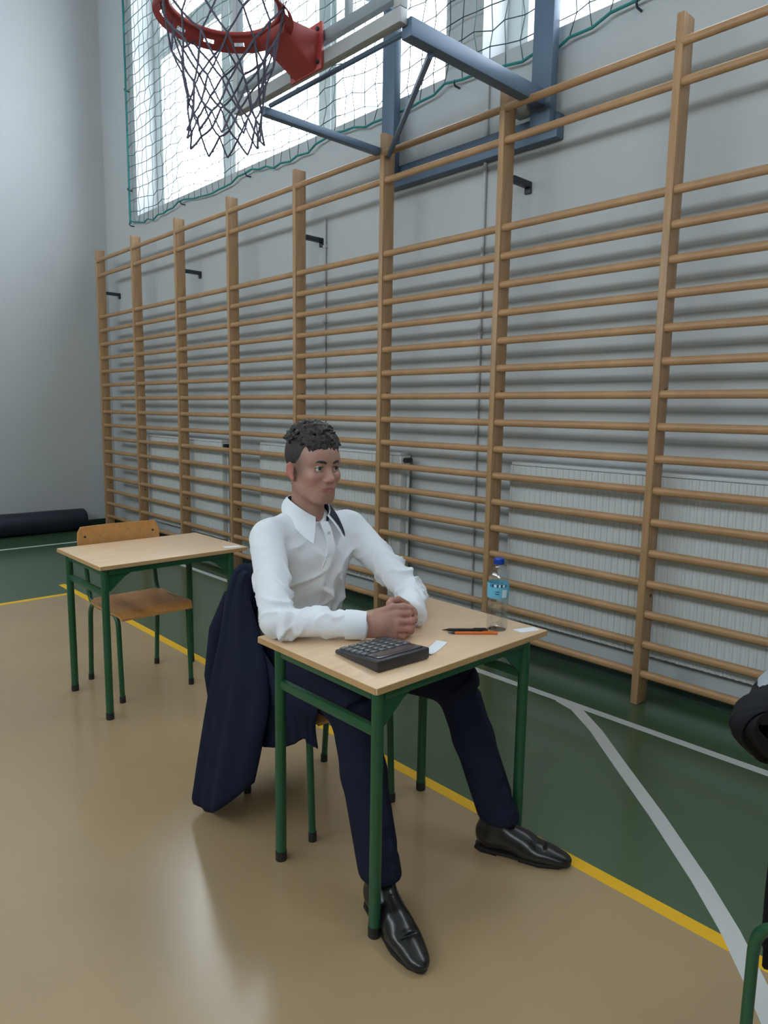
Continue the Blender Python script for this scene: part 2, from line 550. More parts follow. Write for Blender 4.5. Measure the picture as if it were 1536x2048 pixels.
window(1, WIN_R[0][0], WIN_R[0][1], WZ0, WZ1, 3.53, -1, 4.90, 'high window above the far wall bars, behind the hoop')
window(2, WIN_R[1][0], WIN_R[1][1], WZ0, WZ1, 3.53, -1, 4.90, 'high window above the near wall bars, right of the wall pier')
for i, (a, b_) in enumerate(WIN_F):
    window(3 + i, a, b_, FZ0, FZ1, Y0 - 0.2, 1, FZ1 - 0.4, ['window opposite the far wall bars', 'window opposite the occupied desk', 'window opposite the near wall bars'][i])

# ------------------------------------------------------------------ protective net over the windows
net = thing('window_net', 'dark mesh ball-stop net with green border rope over the high windows', 'net', (-7.36, 3.23, 3.2))
NX0, NZ0, NZ1, PX = -7.36, 3.235, 5.75, 0.104
nxn, nzn = 92, 25
sag = lambda x: 0.055 * abs(math.sin(math.pi * (x - NX0) / 1.11)) - 0.045
grid = {}
for i in range(nxn):
    for j in range(nzn):
        x = NX0 + i * PX
        z = NZ0 + j * 0.104
        w = 0.055 * abs(math.sin(math.pi * (x - NX0) / 1.11)) * max(0, 1 - j / 7.0)
        jit = 0.012
        grid[i, j] = (x + random.uniform(-jit, jit) + 0.018 * ((i + j) % 2) - NX0, random.uniform(-0.006, 0.006), z - 0.012 * ((i + j) % 2) + random.uniform(-jit, jit) - w + 0.01 - 3.2)
b = MB()
for i in range(nxn):
    for j in range(nzn):
        if i + 1 < nxn: b.tube([grid[i, j], grid[i + 1, j]], 0.0036, 3, caps=False)
        if j + 1 < nzn: b.tube([grid[i, j], grid[i, j + 1]], 0.0036, 3, caps=False)
tag(b.build('netting', M_NETW, net), kind='stuff')
rope = [(-0.006, 0, 2.55), (0.0, 0, 0.02)]
bot = [(grid[i, 0][0], -0.004, grid[i, 0][2] - 0.004) for i in range(nxn)]
MB().tube(rope, 0.011, 6).build('border_rope', M_ROPE, net, smooth=True)
MB().tube(bot, 0.0075, 6).build('border_rope', M_ROPE, net, smooth=True)
for k in range(9):
    x = k * 1.11
    MB().tube([(x, 0.038, 0.0), (x, 0.0, 0.0), (x, -0.012, 0.015), (x, -0.004, 0.03)], 0.006, 6).build('hook', M_DARKM, net, smooth=True)
for z in (0.35, 1.3):
    MB().tube([(-0.015, 0.038, z), (-0.015, -0.01, z), (-0.008, -0.012, z + 0.02)], 0.006, 6).build('hook', M_DARKM, net, smooth=True)

# ------------------------------------------------------------------ wall bars
wb = thing('wall_bars', 'long row of honey coloured wooden wall bars with oval rungs along the wall', 'wall bars', (-4.6, 3.02, 0))
OX, OY = -4.6, 3.02
posts_x = [-7.800, -6.914, -6.013, -5.123, -4.226, -3.326, -2.4256, -1.5146, -0.612]
PW, PD, PT = 0.036, 0.095, 2.995
rz_ = [2.879, 2.726] + [2.299 - k * 0.1432 for k in range(16)]
pm = MB()
pm.box(0, PW, 0, PD, 0, PT)
first = None
for px in posts_x:
    if first is None:
        first = pm.build('post', M_POSTW, wb, bevel=0.006, seg=2)
        o = first
    else:
        o = first.copy(); COL.objects.link(o); o.parent = wb
    o.location = (px - OX, 3.02 - OY, 0)
for i in range(len(posts_x) - 1):
    a, c = posts_x[i] + PW - 0.008, posts_x[i + 1] + 0.008
    rm = MB().tube([(-(c - a) / 2, 0, 0), ((c - a) / 2, 0, 0)], 1.0, 10, sx=0.0145, sy=0.0195)
    base = None
    for z in rz_:
        if base is None:
            base = rm.build('rung', M_BARW, wb, smooth=True, angle=50); o = base
        else:
            o = base.copy(); COL.objects.link(o); o.parent = wb
        o.location = ((a + c) / 2 - OX, 0.022 if z < 2.8 else 0.012, z)
for px in (posts_x[0], posts_x[2], posts_x[4], posts_x[6], posts_x[8]):
    x = px + 0.022 - OX
    bb = MB()
    bb.box(x - 0.02, x + 0.02, PD - 0.002, 0.25, 2.545, 2.575)
    bb.box(x - 0.02, x + 0.02, 0.235, 0.25, 2.515, 2.545)
    br = bb.build('bracket', M_DARKM, wb, bevel=0.003)
for k, px in enumerate(posts_x):
    for z in (0.52, 1.46):
        MB().tube([(px + PW - OX - 0.001, 0.06, z), (px + PW - OX + 0.003, 0.06, z)], 0.007, 8).build('screw', M_BRASS, wb)

# ------------------------------------------------------------------ radiators and pipes behind the bars
def radiator(x0, x1, z0, z1, label, valve_end):
    t = thing('radiator', label, 'radiator', ((x0 + x1) / 2, Y1, z0), 0, 'ribbed white panel radiators behind the wall bars')
    hw, H = (x1 - x0) / 2, z1 - z0
    yb, yf = -0.04, -0.105
    for nm, y in (('front_panel', yf), ('rear_panel', yb)):
        n = int(2 * hw / 0.0335)
        prof = []
        for i in range(n + 1):
            x = -hw + 2 * hw * i / n
            for dx, dy in ((0, 0), (0.010, 0), (0.0145, -0.0045), (0.024, -0.0045), (0.0285, 0)):
                if x + dx <= hw:
                    prof.append((x + dx, y + dy))
        prof = prof + [(prof[-1][0], y + 0.012), (-hw, y + 0.012)]
        b = MB().prism([(p[0], p[1]) for p in prof], 2, 0.0, H - 0.02)
        b.build(nm, M_RAD, t)
    b = MB().box(-hw, hw, yf - 0.006, yb + 0.012, H - 0.018, H)
    b.build('top_grille', M_RAD, t, bevel=0.003)
    for s in (-1, 1):
        MB().box(s * hw - 0.006, s * hw + 0.006, yf - 0.006, yb + 0.012, 0.0, H - 0.019).build('side_panel', M_RAD, t, bevel=0.002)
        MB().box(s * (hw - 0.2) - 0.02, s * (hw - 0.2) + 0.02, yb + 0.011, -0.0005, 0.1, H - 0.1).build('wall_mount', M_RAD, t)
    e = hw * valve_end
    MB().tube([(e, -0.07, H - 0.05), (e + 0.05 * valve_end, -0.07, H - 0.05)], 0.012, 10).build('valve_body', M_PIPE, t, smooth=True)
    MB().tube([(e + 0.045 * valve_end, -0.06, H - 0.045), (e + 0.045 * valve_end, -0.115, H - 0.045)], 0.017, 10).build('valve_knob', M_BLACKP, t, smooth=True)
    MB().tube([(e + 0.035 * valve_end, -0.07, H - 0.05), (e + 0.035 * valve_end, -0.07, -z0 + 0.0)], 0.009, 8).build('feed_pipe', M_PIPE, t, smooth=True)
    return t
radiator(-6.95, -5.48, 0.2, 1.075, 'white ribbed radiator furthest away, near the end wall', 1)
radiator(-4.87, -3.24, 0.2, 1.085, 'white ribbed radiator behind the seated person', 1)
radiator(-2.36, -0.55, 0.2, 1.085, 'white ribbed radiator nearest the viewer, behind the bottle', 1)
for x, z0, z1, lab in ((-2.70, 0.08, 3.2, 'thin grey vertical pipe on the wall behind the bottle'), (-4.155, 1.1, 2.7, 'thin grey vertical pipe on the wall left of the seated person')):
    t = thing('wall_pipe', lab, 'pipe', (x, Y1, z0))
    MB().tube([(0, -0.014, 0), (0, -0.014, z1 - z0)], 0.010, 10).build('pipe', M_WALL, t, smooth=True)
    for z in (0.3, (z1 - z0) * 0.55, z1 - z0 - 0.2):
        MB().box(-0.014, 0.014, -0.026, -0.0005, z, z + 0.02).build('clip', M_WALL, t, bevel=0.002)

# ------------------------------------------------------------------ rolled mat along the end wall
rt = thing('rolled_mat', 'long navy rolled gym mat lying against the bare end wall', 'mat', (-7.90, 1.0, 0))
b = MB()
spr = []
for k in range(34):
    a = 2 * math.pi * k / 33 * 1.0
    r = 0.124 + 0.004 * math.sin(3 * a)
    spr.append((r * math.cos(a) * 1.08, 0.122 + r * 0.975 * math.sin(a)))
outer = spr[:-1]
ys = [-3.0 + 4.79 * i / 30 for i in range(31)]
ys.append(1.81); ys.append(1.825)
verts, faces = [], []
N = len(outer)
for i, y in enumerate(ys):
    sc = 1.0 if i < len(ys) - 1 else 0.93
    wob = 1 + 0.02 * math.sin(y * 3.1) + 0.012 * math.sin(y * 9.7)
    for (x, z) in outer:
        verts.append((x * sc * wob, y, max(0.0005, 0.122 + (z - 0.122) * sc * (wob if z > 0.122 else 1))))
for i in range(len(ys) - 1):
    for k in range(N):
        faces.append((i * N + k, i * N + (k + 1) % N, (i + 1) * N + (k + 1) % N, (i + 1) * N + k))
faces.append(tuple(range(N))); faces.append(tuple(range((len(ys) - 1) * N, len(ys) * N)))
b.add(verts, faces).build('roll', M_MATROLL, rt, smooth=True, angle=50)
sp = []
for k in range(90):
    a = k / 89 * 2 * math.pi * 3.6
    r = 0.015 + 0.028 * a / (2 * math.pi)
    sp.append((r * math.cos(a), 1.826, 0.122 + r * math.sin(a)))
MB().tube(sp, 0.004, 4).build('rolled_edge', M_BLACKP, rt, smooth=True)

# ------------------------------------------------------------------ basketball hoop on folding wall frame
hp = thing('basketball_hoop', 'red basketball hoop with net and clear backboard on a steel wall frame', 'basketball hoop', (-2.88, 3.27, 2.8))
HO = Matrix.Translation((2.88, -3.27, -2.8))
def hpart(name, b, m_, par=None, **k):
    return b.xform(HO).build(name, m_, par if par else hp, **k)
RC = (-2.88, 1.708)
# ring: tube plus sloping net flange with slots
ringpts = [(RC[0] + 0.236 * math.cos(2 * math.pi * k / 48), RC[1] + 0.236 * math.sin(2 * math.pi * k / 48), 3.05) for k in range(48)]
rim = hpart('rim', MB().tube(ringpts, 0.0105, 8, closed=True), M_RED, smooth=True)
b = MB()
NS = 72
for k in range(NS):
    slot = (k % 6) in (2, 3)
    a0, a1 = 2 * math.pi * k / NS, 2 * math.pi * (k + 1) / NS
    def P(a, t, off):
        r = 0.238 + 0.052 * t
        return (RC[0] + (r + off) * math.cos(a), RC[1] + (r + off) * math.sin(a), 3.047 - 0.047 * t - off)
    for (t0, t1) in ([(0, 1)] if not slot else [(0, 0.36), (0.66, 1)]):
        q = [P(a0, t0, 0), P(a1, t0, 0), P(a1, t1, 0), P(a0, t1, 0), P(a0, t0, 0.004), P(a1, t0, 0.004), P(a1, t1, 0.004), P(a0, t1, 0.004)]
        b.add(q, [(0, 1, 2, 3), (7, 6, 5, 4), (0, 4, 5, 1), (2, 6, 7, 3), (1, 5, 6, 2), (3, 7, 4, 0)])
b.xform(HO).build('net_flange', M_RED, rim)
# bracket between ring and backboard
b = MB()
b.add([(-2.99, 1.94, 3.052), (-2.77, 1.94, 3.052), (-2.77, 2.14, 3.052), (-2.99, 2.14, 3.052), (-2.97, 1.955, 3.0), (-2.79, 1.955, 3.0), (-2.80, 2.14, 2.90), (-2.96, 2.14, 2.90)],
      [(0, 1, 2, 3), (4, 7, 6, 5), (0, 4, 5, 1), (1, 5, 6, 2), (2, 6, 7, 3), (3, 7, 4, 0)])
bk = hpart('rim_bracket', b, M_RED, bevel=0.004)
MB().box(-3.0, -2.76, 2.135, 2.152, 2.90, 3.10).xform(HO).build('mounting_plate', M_RED, bk, bevel=0.003)
for sx in (-2.98, -2.78):
    for sz in (2.93, 3.07):
        MB().tube([(sx, 2.136, sz), (sx, 2.125, sz)], 0.009, 6).xform(HO).build('bolt', M_DARKM, bk)
# string net: 12 strands in each direction with diamond mesh
b = MB()
prof = [(0.265, 3.015), (0.238, 2.93), (0.205, 2.845), (0.178, 2.765), (0.158, 2.69), (0.150, 2.62), (0.155, 2.56), (0.17, 2.50)]
def npt(j, i):
    r, z = prof[i]
    a = 2 * math.pi * (j + 0.5 * (i % 2)) / 12 + 0.18 * i / 7
    jz = 0.014 * math.sin(j * 5.1 + i * 3.3)
    rr = r * (1 + 0.07 * math.sin(j * 2.3 + i))
    cx = RC[0] - 0.012 * i / 7
    return Vector((cx + rr * math.cos(a), RC[1] + rr * math.sin(a), z + jz))
for i in range(len(prof) - 1):
    for j in range(12):
        p = npt(j, i)
        nb = (j, (j - 1) % 12) if i % 2 == 0 else (j, (j + 1) % 12)
        for jj in nb:
            q = npt(jj, i + 1)
            mid = (p + q) / 2 + Vector((0, 0, -0.004)) 
            b.tube([p, mid, q], 0.0046, 4, caps=False)
for j in range(12):
    p = npt(j, 0)
    d = Vector((p.x - RC[0], p.y - RC[1], 0)).normalized()
    b.tube([p, p + Vector((0, 0, 0.03)) - d * 0.004, p + d * 0.012 + Vector((0, 0, 0.022)), p], 0.003, 4, caps=False)
tag(b.xform(HO).build('string_net', M_STRING, hp), kind='stuff')
# backboard frame
BX0, BX1, BY = -3.556, -2.262, 2.155
bz0, bz1 = 2.925, 3.83
hpart('board_bottom_bar', MB().box(BX0, BX1, BY, BY + 0.045, bz0, bz0 + 0.06), M_LEDGE, bevel=0.004)
hpart('board_cross_bar', MB().box(BX0 + 0.04, BX1 - 0.04, BY + 0.01, BY + 0.045, 3.028, 3.078), M_LEDGE, bevel=0.004)
hpart('board_top_bar', MB().box(BX0, BX1, BY, BY + 0.045, bz1 - 0.05, bz1), M_LEDGE, bevel=0.004)
for x in (BX0, BX1 - 0.04):
    hpart('board_side_bar', MB().box(x, x + 0.04, BY, BY + 0.045, bz0 + 0.061, bz1 - 0.051), M_LEDGE, bevel=0.004)
for x in (-3.17, -2.62):
    hpart('board_inner_bar', MB().box(x - 0.014, x + 0.014, BY + 0.012, BY + 0.042, 3.079, bz1 - 0.051), M_LEDGE, bevel=0.003)
hpart('acrylic_board', MB().box(BX0 + 0.041, BX1 - 0.041, BY + 0.002, BY + 0.010, 3.0, bz1 - 0.051), M_ACRYL)
# arms, brace and wall frame
hpart('arm', MB().box(-3.362, -3.318, BY + 0.046, 3.15, 2.875, 2.915), M_BLUEM, bevel=0.004)
hpart('arm', MB().box(-2.300, -2.240, BY + 0.046, 3.15, 2.880, 2.955), M_BLUEM, bevel=0.004)
for x in (-3.34, -2.27):
    hpart('upper_arm', MB().box(x - 0.022, x + 0.022, BY + 0.046, 3.15, 3.70, 3.745), M_BLUEM, bevel=0.004)
hpart('brace', MB().tube([(-2.283, 2.36, 2.872), (-3.32, 3.08, 2.868)], 0.016, 8), M_BLUEM, smooth=True)
hpart('cross_tie', MB().tube([(-3.32, 2.235, 2.925), (-2.30, 2.235, 2.925)], 0.012, 8), M_BLUEM, smooth=True)
for x, wd in ((-3.40, 0.055), (-2.27, 0.06)):
    hpart('wall_rail', MB().box(x - wd, x + wd, 3.15, 3.205, 2.78, 4.6), M_BLUEM, bevel=0.004)
hpart('wall_beam', MB().box(-3.46, -2.20, 3.205, 3.268, 2.74, 2.86), M_BLUEM, bevel=0.004)
hpart('upper_beam', MB().box(-3.344, -2.331, 3.152, 3.20, 4.3, 4.4), M_BLUEM, bevel=0.004)
hpart('hinge', MB().box(-2.43, -2.331, 3.12, 3.20, 2.87, 2.93), M_LEDGE, bevel=0.006)

# ================================================================== FURNITURE
def desk(name, label, loc):
    t = thing(name, label, 'desk', loc)
    # local origin: floor under the corner with smallest x and y of the table top
    LX, LY, H = 0.52, 0.715, 0.685
    top = MB().box(0, LX, 0, LY, H - 0.018, H).build('table_top', M_TOP, t, bevel=0.0025)
    eb = MB()
    eb.box(-0.0015, 0, 0.003, LY - 0.003, H - 0.017, H - 0.001).box(LX, LX + 0.0015, 0.003, LY - 0.003, H - 0.017, H - 0.001)
    eb.box(0.003, LX - 0.003, -0.0015, 0, H - 0.017, H - 0.001).box(0.003, LX - 0.003, LY, LY + 0.0015, H - 0.017, H - 0.001)
    eb.build('edge_band', M_EDGE, top)
    lx, ly, r = (0.075, 0.495), (0.028, 0.633), 0.0145
    for x in lx:
        for y in ly:
            lg = MB().tube([(x, y, 0.012), (x, y, H - 0.019)], r * 1.12, 12, rot=0.0).build('leg', M_GTUBE, t, smooth=True)
            MB().tube([(x, y, 0.0), (x, y, 0.03)], r * 1.2, 12).build('foot_cap', M_BLACKP, lg, smooth=True)
    hz = H - 0.045
    for x in lx:
        MB().box(x - 0.011, x + 0.011, ly[0] + r, ly[1] - r, hz, H - 0.019).build('apron', M_GTUBE, t, bevel=0.003)
    for y in ly:
        MB().box(lx[0] + r, lx[1] - r, y - 0.011, y + 0.011, hz, H - 0.019).build('side_apron', M_GTUBE, t, bevel=0.003)
        MB().box(lx[0] + r - 0.004, lx[1] - r + 0.004, y - 0.010, y + 0.010, 0.545, 0.572).build('side_rail', M_GTUBE, t, bevel=0.004)
    for x, yy, s in ((lx[1], ly[0], 1), (lx[1], ly[1], -1)):
        a = yy + s * 0.012
        poly = [(a, H - 0.045), (a + s * 0.105, H - 0.045), (a + s * 0.075, H - 0.060), (a + s * 0.012, H - 0.115), (a, H - 0.12)]
        MB().prism(poly, 0, x - 0.003, x + 0.003).build('gusset', M_GTUBE, t)
    return t
FD = (-1.708, 1.093, 0)
desk('school_desk', 'wooden school desk with green legs at which the person sits', FD)
desk('school_desk', 'empty wooden school desk with green legs behind the seated person', (-3.425, 1.093, 0))

def chair(label, loc, rz=0.0, inset=0.0, bw=0.207, lean=0.03):
    t = thing('school_chair', label, 'chair', loc, rz)
    sy, fx, bx = 0.172, 0.19, -0.19
    r = 0.0115
    SZ = 0.405
    for s in (-1, 1):
        y = s * sy
        pts = [(fx, y, 0.004)] + bend((fx, y, 0.0), (fx - 0.02, y, SZ), (bx + lean, y, SZ), 0.055) + bend((fx, y, SZ), (bx + lean, y, SZ), (bx, y, 0.0), 0.075) + [(bx, y, 0.004)]
        fr = MB().tube(pts, r, 10).build('side_frame', M_GTUBE, t, smooth=True)
        for x in (fx, bx):
            MB().tube([(x, y, 0.0), (x, y, 0.03)], r * 1.18, 10).build('foot_cap', M_BLACKP, fr, smooth=True)
        yi = s * (sy - inset)
        pts = [(bx + 0.16, yi, SZ - 0.004)] + bend((bx + 0.16, yi, SZ), (bx + 0.03, yi, SZ + 0.002), (bx - 0.015, yi, 0.62), 0.05) + [(bx - 0.015, yi, 0.62), (bx - 0.03, yi, 0.745)]
        MB().tube(pts, r * 0.95, 10).build('back_support', M_GTUBE, t, smooth=True)
    for x in (fx - 0.04, bx + 0.10):
        MB().tube([(x, -sy, SZ - 0.004), (x, sy, SZ - 0.004)], r * 0.9, 8).build('crossbar', M_GTUBE, t, smooth=True)
    # bent plywood seat
    v, f = [], []
    nx, ny = 14, 10
    def sz(u, w):
        z = SZ + 0.0165 - 0.010 * math.sin(math.pi * min(1, u * 1.15)) * (1 - 0.4 * w * w)
        if u > 0.86: z -= 0.02 * ((u - 0.86) / 0.14) ** 2
        return z
    for lay in (0, 1):
        for i in range(nx + 1):
            for j in range(ny + 1):
                u, w = i / nx, 2 * j / ny - 1
                hw = 0.19 - 0.018 * max(0, abs(2 * u - 1) - 0.75) / 0.25
                v.append((-0.155 + 0.375 * u, w * hw, sz(u, w) - (0.0 if lay == 0 else 0.010)))
    n1 = (nx + 1) * (ny + 1)
    idx = lambda i, j, lay: lay * n1 + i * (ny + 1) + j
    for i in range(nx):
        for j in range(ny):
            f.append((idx(i, j, 0), idx(i + 1, j, 0), idx(i + 1, j + 1, 0), idx(i, j + 1, 0)))
            f.append((idx(i, j, 1), idx(i, j + 1, 1), idx(i + 1, j + 1, 1), idx(i + 1, j, 1)))
    for i in range(nx):
        f.append((idx(i, 0, 0), idx(i, 0, 1), idx(i + 1, 0, 1), idx(i + 1, 0, 0)))
        f.append((idx(i, ny, 0), idx(i + 1, ny, 0), idx(i + 1, ny, 1), idx(i, ny, 1)))
    for j in range(ny):
        f.append((idx(0, j, 0), idx(0, j + 1, 0), idx(0, j + 1, 1), idx(0, j, 1)))
        f.append((idx(nx, j, 0), idx(nx, j, 1), idx(nx, j + 1, 1), idx(nx, j + 1, 0)))
    MB().add(v, f).build('seat', M_PLY, t, smooth=True, angle=40)
    # curved plywood backrest
    v, f = [], []
    nz, ny = 6, 12
    for lay in (0, 1):
        for i in range(nz + 1):
            for j in range(ny + 1):
                u, w = i / nz, 2 * j / ny - 1
                hw = bw - 0.02 * max(0, abs(2 * u - 1) - 0.6) / 0.4
                x = bx - 0.012 - 0.022 * u - 0.022 * (1 - w * w) + (0.022 if lay == 0 else 0.012)
                v.append((x, w * hw, 0.605 + 0.163 * u))
    n1 = (nz + 1) * (ny + 1)
    idx = lambda i, j, lay: lay * n1 + i * (ny + 1) + j
    for i in range(nz):
        for j in range(ny):
            f.append((idx(i, j, 0), idx(i, j + 1, 0), idx(i + 1, j + 1, 0), idx(i + 1, j, 0)))
            f.append((idx(i, j, 1), idx(i + 1, j, 1), idx(i + 1, j + 1, 1), idx(i, j + 1, 1)))
    for i in range(nz):
        f.append((idx(i, 0, 0), idx(i + 1, 0, 0), idx(i + 1, 0, 1), idx(i, 0, 1)))
        f.append((idx(i, ny, 0), idx(i, ny, 1), idx(i + 1, ny, 1), idx(i + 1, ny, 0)))
    for j in range(ny):
        f.append((idx(0, j, 0), idx(0, j, 1), idx(0, j + 1, 1), idx(0, j + 1, 0)))
        f.append((idx(nz, j, 0), idx(nz, j + 1, 0), idx(nz, j + 1, 1), idx(nz, j, 1)))
    br = MB().add(v, f).build('backrest', M_PLY, t, smooth=True, angle=40)
    for s in (-1, 1):
        for z in (0.65, 0.72):
            MB().tube([(bx - 0.004, s * (sy - inset), z), (bx - 0.001, s * (sy - inset), z)], 0.006, 8).build('rivet', M_DARKM, br)
    return t
chair('plywood school chair with green frame under the seated person', (-1.835, 1.42, 0))
chair('empty plywood school chair with green frame behind the empty desk', (-3.255, 1.405, 0))
chair('school chair with green frame cut off at the right edge, under a black jacket', (-0.21, 1.535, 0), 0.0, 0.085, 0.135, 0.0)

# ------------------------------------------------------------------ things on the desks
DZ = 0.685
def on_desk(name, label, cat, x, y, rz=0.0, z=DZ):
    return thing(name, label, cat, (x, y, z), rz)
# calculator
ct = on_desk('calculator', 'dark grey desk calculator with rows of keys on the occupied desk', 'calculator', -1.345, 1.255, math.radians(-3))
CL, CW = 0.186, 0.182
b = MB()
b.add([(-CL / 2, -CW / 2, 0.002), (CL / 2, -CW / 2, 0.002), (CL / 2, CW / 2, 0.002), (-CL / 2, CW / 2, 0.002),
       (-CL / 2, -CW / 2, 0.014), (CL / 2, -CW / 2, 0.034), (CL / 2, CW / 2, 0.034), (-CL / 2, CW / 2, 0.014)],
      [(0, 3, 2, 1), (4, 5, 6, 7), (0, 1, 5, 4), (1, 2, 6, 5), (2, 3, 7, 6), (3, 0, 4, 7)])
b.build('case', M_CALC, ct, bevel=0.005, seg=3)
slope = math.atan2(0.020, CL)
KM = Matrix.Translation((-CL / 2, 0, 0.0143)) @ Matrix.Rotation(-slope, 4, 'Y')
key0 = None
for r in range(5):
    for c in range(6):
        if key0 is None:
            key0 = MB().box(-0.0088, 0.0088, -0.0105, 0.0105, -0.002, 0.0055).build('key', M_KEY, ct, bevel=0.003, seg=2); o = key0
        else:
            o = key0.copy(); COL.objects.link(o); o.parent = ct
        p = KM @ Vector((0.018 + r * 0.0235, -CW / 2 + 0.02 + c * 0.0284, 0.0))
        o.location = p
        o.rotation_euler = (0, -slope, 0)
dm = MB().box(CL - 0.062, CL - 0.012, -CW / 2 + 0.014, CW / 2 - 0.014, -0.001, 0.0032).xform(KM)
dp = dm.build('display_bezel', M_LCD, ct, bevel=0.002)
MB().box(CL - 0.054, CL - 0.024, -CW / 2 + 0.026, CW / 2 - 0.026, 0.0015, 0.0037).xform(KM).build('display', mat('lcd_grey', (0.09, 0.085, 0.09), 0.1), dp)
for y in (-0.07, 0.07):
    for x in (-0.08, 0.08):
        MB().tube([(x, y, 0.0), (x, y, 0.0025)], 0.006, 8).build('rubber_foot', M_BLACKP, ct)
# bottle
bt = on_desk('water_bottle', 'clear half-litre water bottle with blue cap and light blue label', 'bottle', -1.297, 1.694)
prof = [(0.024, 0.002), (0.030, 0.0), (0.0325, 0.006), (0.0325, 0.03), (0.031, 0.036), (0.0325, 0.042), (0.0325, 0.062), (0.031, 0.068), (0.0325, 0.074), (0.0325, 0.094), (0.0312, 0.10), (0.0325, 0.104),
        (0.0325, 0.150), (0.0315, 0.160), (0.0275, 0.176), (0.020, 0.190), (0.0135, 0.199), (0.0125, 0.205), (0.0125, 0.212)]
MB().lathe(prof, n=32).build('bottle_body', M_PET, bt, smooth=True, angle=60)
pw = [(max(r - 0.0015, 0.001), z + 0.002) for r, z in prof if z < 0.150]
MB().lathe(pw, n=32).build('water', M_WATER, bt, smooth=True, angle=60)
cp = MB().lathe([(0.0145, 0.206), (0.0152, 0.207), (0.0152, 0.222), (0.014, 0.2245)], n=28).build('cap', M_CAP, bt, smooth=True, angle=35)
for k in range(28):
    a = 2 * math.pi * k / 28
    MB().box(0.0150, 0.0158, -0.0009, 0.0009, 0.208, 0.221).xform(Matrix.Rotation(a, 4, 'Z')).build('ridge', M_CAP, cp)
lb = MB().lathe([(0.0330, 0.104), (0.0332, 0.105), (0.0332, 0.149), (0.0330, 0.150)], n=40, closed_ends=False).build('label_sleeve', M_LABEL, bt, smooth=True, angle=60)
def patch(a0, a1, z0, z1, m_, nm, r=0.0334):
    v, f = [], []
    n = 6
    for i in range(n + 1):
        a = math.radians(a0 + (a1 - a0) * i / n)
        for z in (z0, z1):
            v.append((r * math.cos(a), r * math.sin(a), z))
    for i in range(n):
        f.append((2 * i, 2 * i + 2, 2 * i + 3, 2 * i + 1))
    MB().add(v, f).build(nm, m_, lb)
patch(-98, -8, 0.139, 0.1485, M_LABELD, 'label_name_band')
patch(-75, -62, 0.140, 0.1475, M_LABELW, 'label_mark', 0.0336)
patch(-50, -40, 0.140, 0.1475, M_LABELW, 'label_mark', 0.0336)
patch(-28, -16, 0.140, 0.1475, M_LABELW, 'label_mark', 0.0336)
patch(-66, -44, 0.124, 0.127, M_LABELD, 'label_text_bar')
patch(-66, -46, 0.117, 0.120, M_LABELD, 'label_text_bar')
patch(-30, -2, 0.108, 0.132, M_LABELW, 'label_picture')
# pens
def pen(name, label, p0, p1, m_, r=0.0042):
    p0, p1 = Vector(p0), Vector(p1)
    d = (p1 - p0)
    Ln = d.length
    t = thing(name, label, 'pen', (p0.x, p0.y, DZ), math.atan2(d.y, d.x))
    MB().tube([(0.022, 0, r), (Ln - 0.004, 0, r), (Ln, 0, r)], [r, r, r * 0.7], 10).build('barrel', m_, t, smooth=True)
    MB().tube([(0.0, 0, r), (0.012, 0, r), (0.022, 0, r)], [0.0007, 0.0024, r], 10).build('tip', M_BLACKP if m_ is not M_ORANGE else M_DARKM, t, smooth=True)
    MB().box(Ln - 0.045, Ln - 0.006, -0.0014, 0.0014, 2 * r - 0.0008, 2 * r + 0.0016).build('clip', m_, t, bevel=0.0006)
    return t
pen('black_pen', 'black pen lying beside the orange one on the occupied desk', (-1.392, 1.548, 0), (-1.300, 1.655, 0), M_BLACKP, 0.0048)
pen('orange_pen', 'orange pen lying on the occupied desk near the bottle', (-1.362, 1.540, 0), (-1.262, 1.655, 0), M_ORANGE, 0.0042)
# paper slips
def slip(label, corners, curl, cat='paper'):
    cx = sum(c[0] for c in corners) / 4; cy = sum(c[1] for c in corners) / 4
    t = None
    v, f = [], []
    n = 8
    for lay in (0, 1):
        for i in range(n + 1):
            for j in (0, 1):
                u = i / n
                a = Vector(corners[0]).lerp(Vector(corners[1]), u) if j == 0 else Vector(corners[3]).lerp(Vector(corners[2]), u)
                v.append((a.x - cx, a.y - cy, 0.0008 - 0.0006 * lay + curl * max(0, abs(2 * u - 1) - 0.2) ** 2))
    m1 = 2 * (n + 1)
    for i in range(n):
        f.append((2 * i, 2 * i + 2, 2 * i + 3, 2 * i + 1)); f.append((m1 + 2 * i, m1 + 2 * i + 1, m1 + 2 * i + 3, m1 + 2 * i + 2))
        f.append((2 * i, m1 + 2 * i, m1 + 2 * i + 2, 2 * i + 2)); f.append((2 * i + 1, 2 * i + 3, m1 + 2 * i + 3, m1 + 2 * i + 1))
    f.append((0, 1, m1 + 1, m1)); f.append((2 * n, m1 + 2 * n, m1 + 2 * n + 1, 2 * n + 1))
    o = MB().add(v, f).build('paper_slip', M_PAPER, None, smooth=True, loc=(cx, cy, DZ))
    return tag(o, label, cat)
slip('curled white paper slip beside the calculator', [(-1.293, 1.352), (-1.335, 1.462), (-1.303, 1.474), (-1.262, 1.364)], 0.006)
slip('white number card on the corner of the occupied desk', [(-1.262, 1.728), (-1.235, 1.800), (-1.203, 1.790), (-1.225, 1.722)], 0.0)
slip('white number card on the corner of the empty desk', [(-2.985, 1.715), (-2.965, 1.795), (-2.925, 1.79), (-2.94, 1.71)], 0.0)

